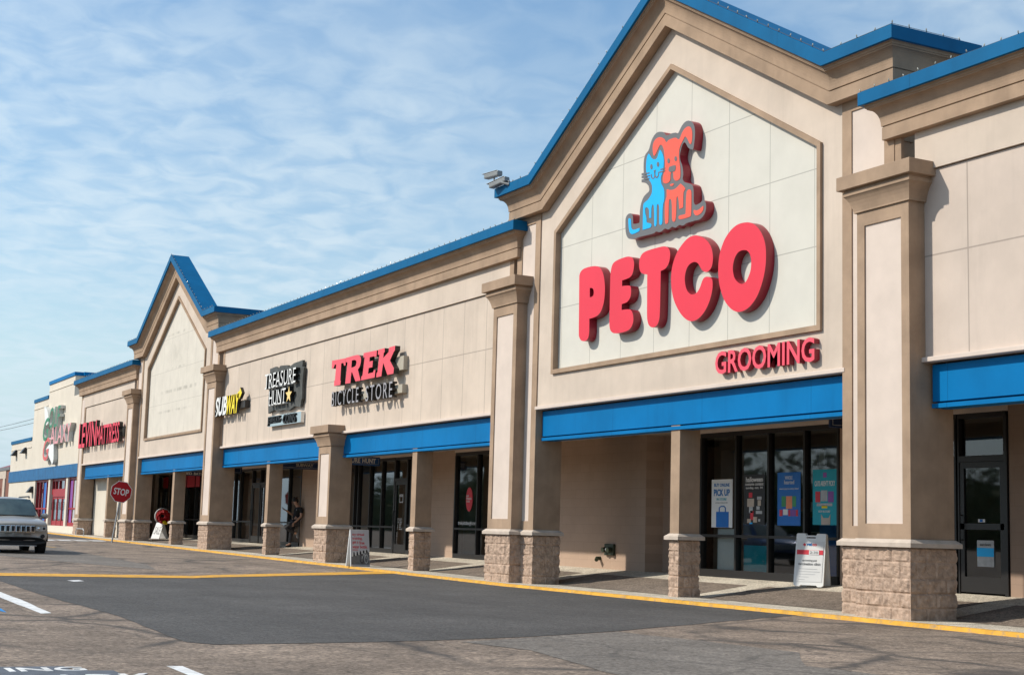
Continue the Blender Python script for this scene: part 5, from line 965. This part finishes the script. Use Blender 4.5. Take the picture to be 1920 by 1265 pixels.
skin('shoe', [J(.02, .09, .06), J(-.08, .09, .05), J(-.22, .09, .035)], [(0, 1), (1, 2)], [.05, .05, .036], 'tee', per); skin('shoe', [J(.12, -.10, .52), J(.15, -.10, .42), J(.17, -.10, .32)], [(0, 1), (1, 2)], [.05, .05, .036], 'grey', per)
hd = MB(); hd.ball(tuple(J(.055, 0, 1.66)), (.088, .105, .085), 12, 8); hd.ball(tuple(J(.10, 0, 1.62)), (.08, .07, .09), 10, 6)
for k in range(14):
    a = k*2.399; hd.ball(tuple(J(.04+.06*math.cos(a), .055*math.sin(a), 1.715+.02*math.cos(k))), .035, 6, 4)
hd.build('hair', 'hair', per, smooth=True)
fc = MB(); fc.add([tuple(J(-.055, 0, 1.60)), tuple(J(-.085, 0, 1.565)), tuple(J(-.05, .02, 1.56)), tuple(J(-.05, -.02, 1.56))], [(0, 1, 2), (0, 3, 1), (1, 3, 2)]); fc.build('nose', 'skin', per)
for s in (-.03, .03): MB().ball(tuple(J(-.045, s, 1.605)), .009, 6, 4).build('eye', 'black', per)
MB().box(ox.x-.025, ox.x+.025, ox.y-.055, ox.y-.045, 1.525+ox.z, 1.532+ox.z).build('mouth', 'redpaint', per); MB().ball(tuple(J(.05, -.085, 1.585)), (.012, .02, .03), 6, 5).build('ear', 'skin', per)
def hand(c, d, side, parent):
    d = Vector(d).normalized(); s = Vector(side).normalized(); n_ = d.cross(s); js = [c, c+d*.05]; bs = [(0, 1)]; rs = [(.026, .018), (.034, .016)]
    for k, L_ in enumerate((.062, .070, .066, .052)):
        o_ = s*(-.027+.018*k); i0 = len(js); js += [c+d*.085+o_, c+d*(.085+L_*.5)+o_+n_*.012, c+d*(.085+L_*.85)+o_+n_*.034]; bs += [(1, i0), (i0, i0+1), (i0+1, i0+2)]; rs += [.0095, .0088, .0075]
    i0 = len(js); js += [c+d*.035-s*.045+n_*.01, c+d*.075-s*.058+n_*.022]; bs += [(0, i0), (i0, i0+1)]; rs += [.011, .009]
    return skin('hand', js, bs, rs, 'skin', parent, 1)
hand(J(-.03, -.19, .86), (-.1, -.35, -1), (-.2, 1, 0), per); hand(J(-.24, .10, 1.285), (.1, -.9, .35), (-1, 0, .1), per)
b = MB(); b.cbox(-.036, .036, -.005, .005, -.075, .075, .004); b.xform(Matrix.Translation(J(-.335, .09, 1.345)) @ Matrix.Rotation(1.0, 4, 'X'))
tag(b.build('phone', 'black'), 'dark phone held up in hand of the leaning person', 'phone')
MB().ball(tuple(J(.075, -.10, 1.30)), (.03, .012, .03), 8, 5).build('shirt_badge', 'paper', per)
# ---------------------------------------------------------------- cars
def wheel(parent, x, y, z0, r=.345, w=.225):
    pr_ = [(.60, -.5), (.82, -.5), (.95, -.46), (1.0, -.36), (1.0, .36), (.95, .46), (.82, .5), (.60, .5)]; n = 28; b_ = MB()
    vs = [(x+r*q*math.cos(2*math.pi*k/n), y+w*s, z0+r+r*q*math.sin(2*math.pi*k/n)) for q, s in pr_ for k in range(n)]
    b_.add(vs, [(i*n+k, i*n+(k+1) % n, (i+1)*n+(k+1) % n, (i+1)*n+k) for i in range(len(pr_)-1) for k in range(n)]); tyre = b_.build('tyre', 'rubber', parent)
    b_ = MB(); sg_ = 1 if y > 0 else -1
    b_.tube([(x, y-w*.42, z0+r), (x, y+w*.42, z0+r)], r*.60, 24)
    for k in range(5):
        a = 2*math.pi*k/5; b_.tube([(x+.05*math.cos(a), y+sg_*w*.45, z0+r+.05*math.sin(a)), (x+r*.58*math.cos(a), y+sg_*w*.44, z0+r+r*.58*math.sin(a))], [.035, .026], 6)
    b_.build('rim', 'steel', tyre); return tyre
def suv(label, cx, cy, z0, yaw, paint, detail=True, group=None):
    t_ = thing('suv_car', label, 'car', (0, 0, 0), group)
    # car frame: +x is the nose, front axle at x = 0
    def loft(stations, name, mt, parent, sub=2, crease=None, caps=True):
        n = len(stations[0][1]); vs = []; fs = []
        for x, ring in stations: vs += [(x if len(p) == 2 else x+p[2], p[0], p[1]) for p in ring] + [(x if len(p) == 2 else x+p[2], -p[0], p[1]) for p in ring[::-1]]
        N = 2*n
        for i in range(len(stations)-1):
            for k in range(N): fs.append((i*N+k, i*N+(k+1) % N, (i+1)*N+(k+1) % N, (i+1)*N+k))
        if caps: fs.append(tuple(range(N-1, -1, -1))); fs.append(tuple((len(stations)-1)*N+k for k in range(N)))
        me = bpy.data.meshes.new(name); me.from_pydata(vs, [], fs); me.materials.append(M[mt]); bm = bmesh.new(); bm.from_mesh(me); bmesh.ops.recalc_face_normals(bm, faces=bm.faces[:]); bm.to_mesh(me); bm.free()
        me.polygons.foreach_set('use_smooth', [True]*len(me.polygons)); o_ = link(name, me, parent); md = o_.modifiers.new('d', 'SUBSURF'); md.levels = sub; md.render_levels = sub; return o_
    def R(w, zl, zs, zt, cr=.05):   # ring from bottom centre out and up: half width w, sill, shoulder, top
        return [(w*.55, zl), (w*.94, zl), (w*.99, zl+.10), (w, (zl+zs)*.5), (w*.985, zs-.05), (w*.94, zs), (w*.86, zt-.012), (w*.45, zt+cr*.7), (.0, zt+cr)]
    def Rn(w, zl, zs, zt, cv, cr=.03): return [(y, z, -cv*(y/w)**2) for y, z in R(w, zl, zs, zt, cr)]
    body = loft([(-3.50, R(.78, .42, .92, .98)), (-3.46, R(.83, .32, .96, 1.02)), (-3.2, R(.89, .27, .99, 1.05)), (-2.6, R(.905, .25, 1.0, 1.06)), (-1.4, R(.905, .24, 1.0, 1.05)), (-.75, R(.905, .24, 1.0, 1.055)), (-.25, R(.90, .25, .985, 1.035)), (.2, R(.90, .27, .955, .985)), (.55, Rn(.895, .30, .90, .935, .05)), (.72, Rn(.885, .33, .86, .885, .15)), (.79, Rn(.875, .36, .83, .855, .20)), (.815, Rn(.865, .38, .81, .835, .21)), (.82, Rn(.855, .39, .80, .825, .21)), (.822, Rn(.80, .42, .74, .76, .21))], 'body', paint, t_)
    def G(w0, z0_, w1, z1_, arch=.03): return [(w0*.5, z0_), (w0*.98, z0_), (w0, z0_+.02), ((w0+w1)/2+.012, (z0_+z1_)/2), (w1*1.01, z1_-.06), (w1*.93, z1_), (w1*.5, z1_+arch), (0, z1_+arch+.01)]
    loft([(-3.44, G(.74, 1.0, .62, 1.08, .0)), (-3.30, G(.78, 1.0, .64, 1.44)), (-3.0, G(.81, 1.0, .645, 1.565)), (-2.0, G(.83, 1.0, .65, 1.60)), (-1.35, G(.83, 1.0, .65, 1.60)), (-1.05, G(.83, 1.0, .645, 1.57)), (-.62, G(.825, 1.0, .70, 1.30, .0)), (-.25, G(.81, .98, .77, 1.035, .0))], 'greenhouse', paint, t_)
    # windscreen and side glass, 6 mm proud of the shell
    ws = MB(); rows = []
    for x, z, hw in ((-.28, 1.055, .70), (-.50, 1.215, .69), (-.75, 1.385, .655), (-1.0, 1.53, .605)): rows.append([(x-.10*(u*u), hw*u, z) for u in (-1, -.6, -.2, .2, .6, 1)])
    vs = [p for r_ in rows for p in r_]; ws.add(vs, [(i*6+k, i*6+k+1, (i+1)*6+k+1, (i+1)*6+k) for i in range(3) for k in range(5)])
    sh = Matrix.Translation((.055, 0, .045)); ws.xform(sh); ws.build('windscreen', 'carglass', t_, smooth=True)
    for s in (-1, 1):
        wn_ = MB(); wn_.add([(-.62, s*.815, 1.06), (-1.55, s*.845, 1.06), (-1.55, s*.70, 1.50), (-1.12, s*.70, 1.50)], [(0, 1, 2, 3)]); wn_.add([(-1.65, s*.845, 1.06), (-2.5, s*.845, 1.06), (-2.45, s*.70, 1.50), (-1.65, s*.70, 1.50)], [(0, 1, 2, 3)]); wn_.add([(-2.6, s*.84, 1.08), (-3.2, s*.80, 1.16), (-3.05, s*.69, 1.46), (-2.55, s*.70, 1.49)], [(0, 1, 2, 3)])
        wn_.build('side_window', 'carglass', t_)
        MB().tube([(-1.2, s*.60, 1.625), (-1.3, s*.61, 1.665), (-2.9, s*.60, 1.655), (-3.0, s*.59, 1.60)], .022, 8).build('roof_rail', 'black', t_)
        mr = MB(); mr.ball((-.72, s*1.0, 1.09), (.085, .125, .085), 12, 8); mr.tube([(-.70, s*.86, 1.03), (-.72, s*.95, 1.05)], .03, 6); mr.build('wing_mirror', paint, t_, smooth=True)
        nose = lambda y, z, e=.012: .825-.21*(y/.86)**2-max(0, z-.74)*.35+e
        out_ = [(s*y, z) for y, z in ((.50, .665), (.62, .645), (.78, .655), (.845, .72), (.84, .775), (.70, .79), (.52, .785))]
        hl = MB(); hl.add([(nose(y, z, .016), y, z) for y, z in out_]+[(nose(y, z, -.03), y, z) for y, z in out_], [tuple(range(7)), tuple(range(13, 6, -1))]+[(k, 7+k, 7+(k+1) % 7, (k+1) % 7) for k in range(7)]); hl = hl.build('headlight', 'lens', t_)
        MB().ball((nose(.60, .72, .012), s*.60, .72), (.022, .045, .045), 10, 6).build('bulb', 'chrome', hl); MB().ball((nose(.76, .72, .012), s*.75, .72), (.022, .05, .04), 10, 6).build('bulb', 'black', hl)
        MB().tube([(nose(.74, .50, -.06), s*.735, .50), (nose(.74, .50, .02), s*.735, .50)], .058, 14).build('fog_light', 'black', t_)
        for x in (0, -2.63):
            a_ = MB(); arc = [(x+.41*math.cos(q*math.pi/10), s*.905, .345+.41*math.sin(q*math.pi/10)) for q in range(11)]; a_.tube(arc, .035, 6); a_.build('wheel_arch', 'black', t_)
            dk = MB(); dk.tube([(x, s*.70, .36), (x, s*.908, .36)], .395, 24); dk.build('wheel_well', 'rubber', t_)
            wheel(t_, x, s*.80, 0)
        MB().add([(-3.47, s*.60, .80), (-3.38, s*.84, .80), (-3.36, s*.83, 1.08), (-3.42, s*.66, 1.05)], [(0, 1, 2, 3)]).build('tail_light', 'redpaint', t_)
        MB().cbox(-2.3, -.35, s*.90-.02, s*.90+.02, .26, .36, .012).build('sill_trim', 'black', t_)
    gr = MB(); gl = MB(); nx = lambda u, v, w_: (.840-.21*(u/.86)**2-max(0, v-.74)*.35-w_, u, v)
    for k in range(7):
        y = -.42+.14*k; gr.plate([(y-.060, .615), (y+.060, .615), (y+.064, .80), (y-.064, .80)], [[(y-.046, .632), (y+.046, .632), (y+.050, .785), (y-.050, .785)]], -.012, .06, nx); gl.plate([(y-.048, .628), (y+.048, .628), (y+.052, .788), (y-.052, .788)], [], .004, .06, nx)
    grl = gr.build('grille', 'chrome', t_); gl.build('grille_slots', 'black', grl)
    def lowb(w, z0_, z1_, cv): return [(y*w, z, -cv*(y**2)) for y, z in ((.3, z0_), (.85, z0_+.02), (1.0, z0_+.08), (.985, z1_-.12), (.86, z1_-.04), (.6, z1_), (0, z1_))]
    bp_ = loft([(.45, lowb(.905, .27, .45, .02)), (.70, lowb(.90, .25, .47, .12)), (.84, lowb(.86, .24, .48, .20)), (.862, lowb(.845, .25, .475, .21)), (.866, lowb(.80, .28, .45, .21))], 'bumper', 'black', t_)
    MB().box(.60, .855, -.55, .55, .215, .235).build('skid_strip', 'steel', bp_)
    ln = MB(); [ln.box(.80, .838, a_, b_, .555, .568) for a_, b_ in ((-.36, -.16), (-.10, .10), (.16, .36))]; ln.build('air_slot', 'black', t_)
    MB().box(-3.1, .5, -.72, .72, .22, .34).build('underbody', 'rubber', t_)
    if detail:
        lettering('badge', 'Jeep', lambda u, v, w_: (.80-w_, u, v), -.075, .075, .835, .865, -.02, .03, 'chrome', 'chrome', t_, offset=.02)
        MB().plate([(-.78, .70), (-.50, .70), (-.50, .85), (-.78, .85)], [], 0, .01, lambda u, v, w_: (.80-w_, u, v)).build('number_plate', 'navyb', t_) if False else None
    mt_ = Matrix.Translation((cx, cy, z0)) @ Matrix.Rotation(yaw, 4, 'Z'); t_.matrix_world = mt_; t_.location = mt_.translation
    for ch in t_.children: ch.matrix_parent_inverse = Matrix.Identity(4)
    return t_
suv('tan sport utility car driving toward the camera at left edge', -45.45, 7.50, zroad(-45.5), .0, 'carpaint')
suv('blue sport utility car parked out front, reflected in shop glass', -47.5, -1.0, zroad(-47.5), .25, 'carblue', False, 'cars parked out front')
suv('white sport utility car parked out front, reflected in shop glass', -56.0, 1.0, zroad(-56), math.pi-.2, 'carwhite', False, 'cars parked out front')
for lb, x, y, a_, pt in (('silver sport utility car parked farther out, third from left', -31.0, -4.5, .2, 'carpaint'), ('white sport utility car parked farther out beside the silver one', -37.0, -5.0, math.pi, 'carwhite'), ('blue sport utility car parked farther out between two pale ones', -42.0, -4.0, .1, 'carblue'), ('white sport utility car parked at the far row end', -66.0, -1.5, 1.5, 'carwhite'), ('tan sport utility car parked last in the far row', -73.0, -2.0, 1.45, 'carpaint')):
    suv(lb, x, y, zroad(x), a_, pt, False, 'cars parked out front')
# unseen tree line, added to block low sky and darken the glass reflections
b = MB(); rr = random.Random(11)
for k in range(22000):
    x = rr.uniform(-300, 140); h = 11+3*noise.noise(Vector((x*.04, 3, 0)))+2.5*noise.noise(Vector((x*.16, 9, 0))); z = rr.uniform(0, 1)*max(1.5, h); y = -80+rr.uniform(-4, 4); s = rr.uniform(.2, .5)
    q = Vector((x, y, z)); a = Vector((rr.uniform(-1, 1), rr.uniform(-.6, .6), rr.uniform(-1, 1)))*s; c = Vector((rr.uniform(-1, 1), rr.uniform(-1, 1), rr.uniform(-1, 1)))*s; b.add([q-a-c, q+a-c, q+a+c, q-a+c], [(0, 1, 2, 3)])
n0 = len(b.v); nx_, nz_ = 150, 8
for i_ in range(nx_+1):
    x = -305+450*i_/nx_; h = 8.5+3*noise.noise(Vector((x*.04, 3, 0)))+2.5*noise.noise(Vector((x*.16, 9, 0)))
    for j_ in range(nz_+1): q_ = j_/nz_; b.v.append((x, -83+3.5*math.sqrt(max(0, 1-q_*q_))+1.6*noise.noise(Vector((x*.2, q_*4, 2))), q_*h))
for i_ in range(nx_):
    for j_ in range(nz_): a_ = n0+i_*(nz_+1)+j_; b.f.append((a_, a_+nz_+1, a_+nz_+2, a_+1)); b.mi.append(0)
o = b.build('added_tree_line', 'leaf', None, kind='stuff'); o['label'] = 'added tree line behind the camera, out of view, darkening the glass reflections'; o['category'] = 'trees'
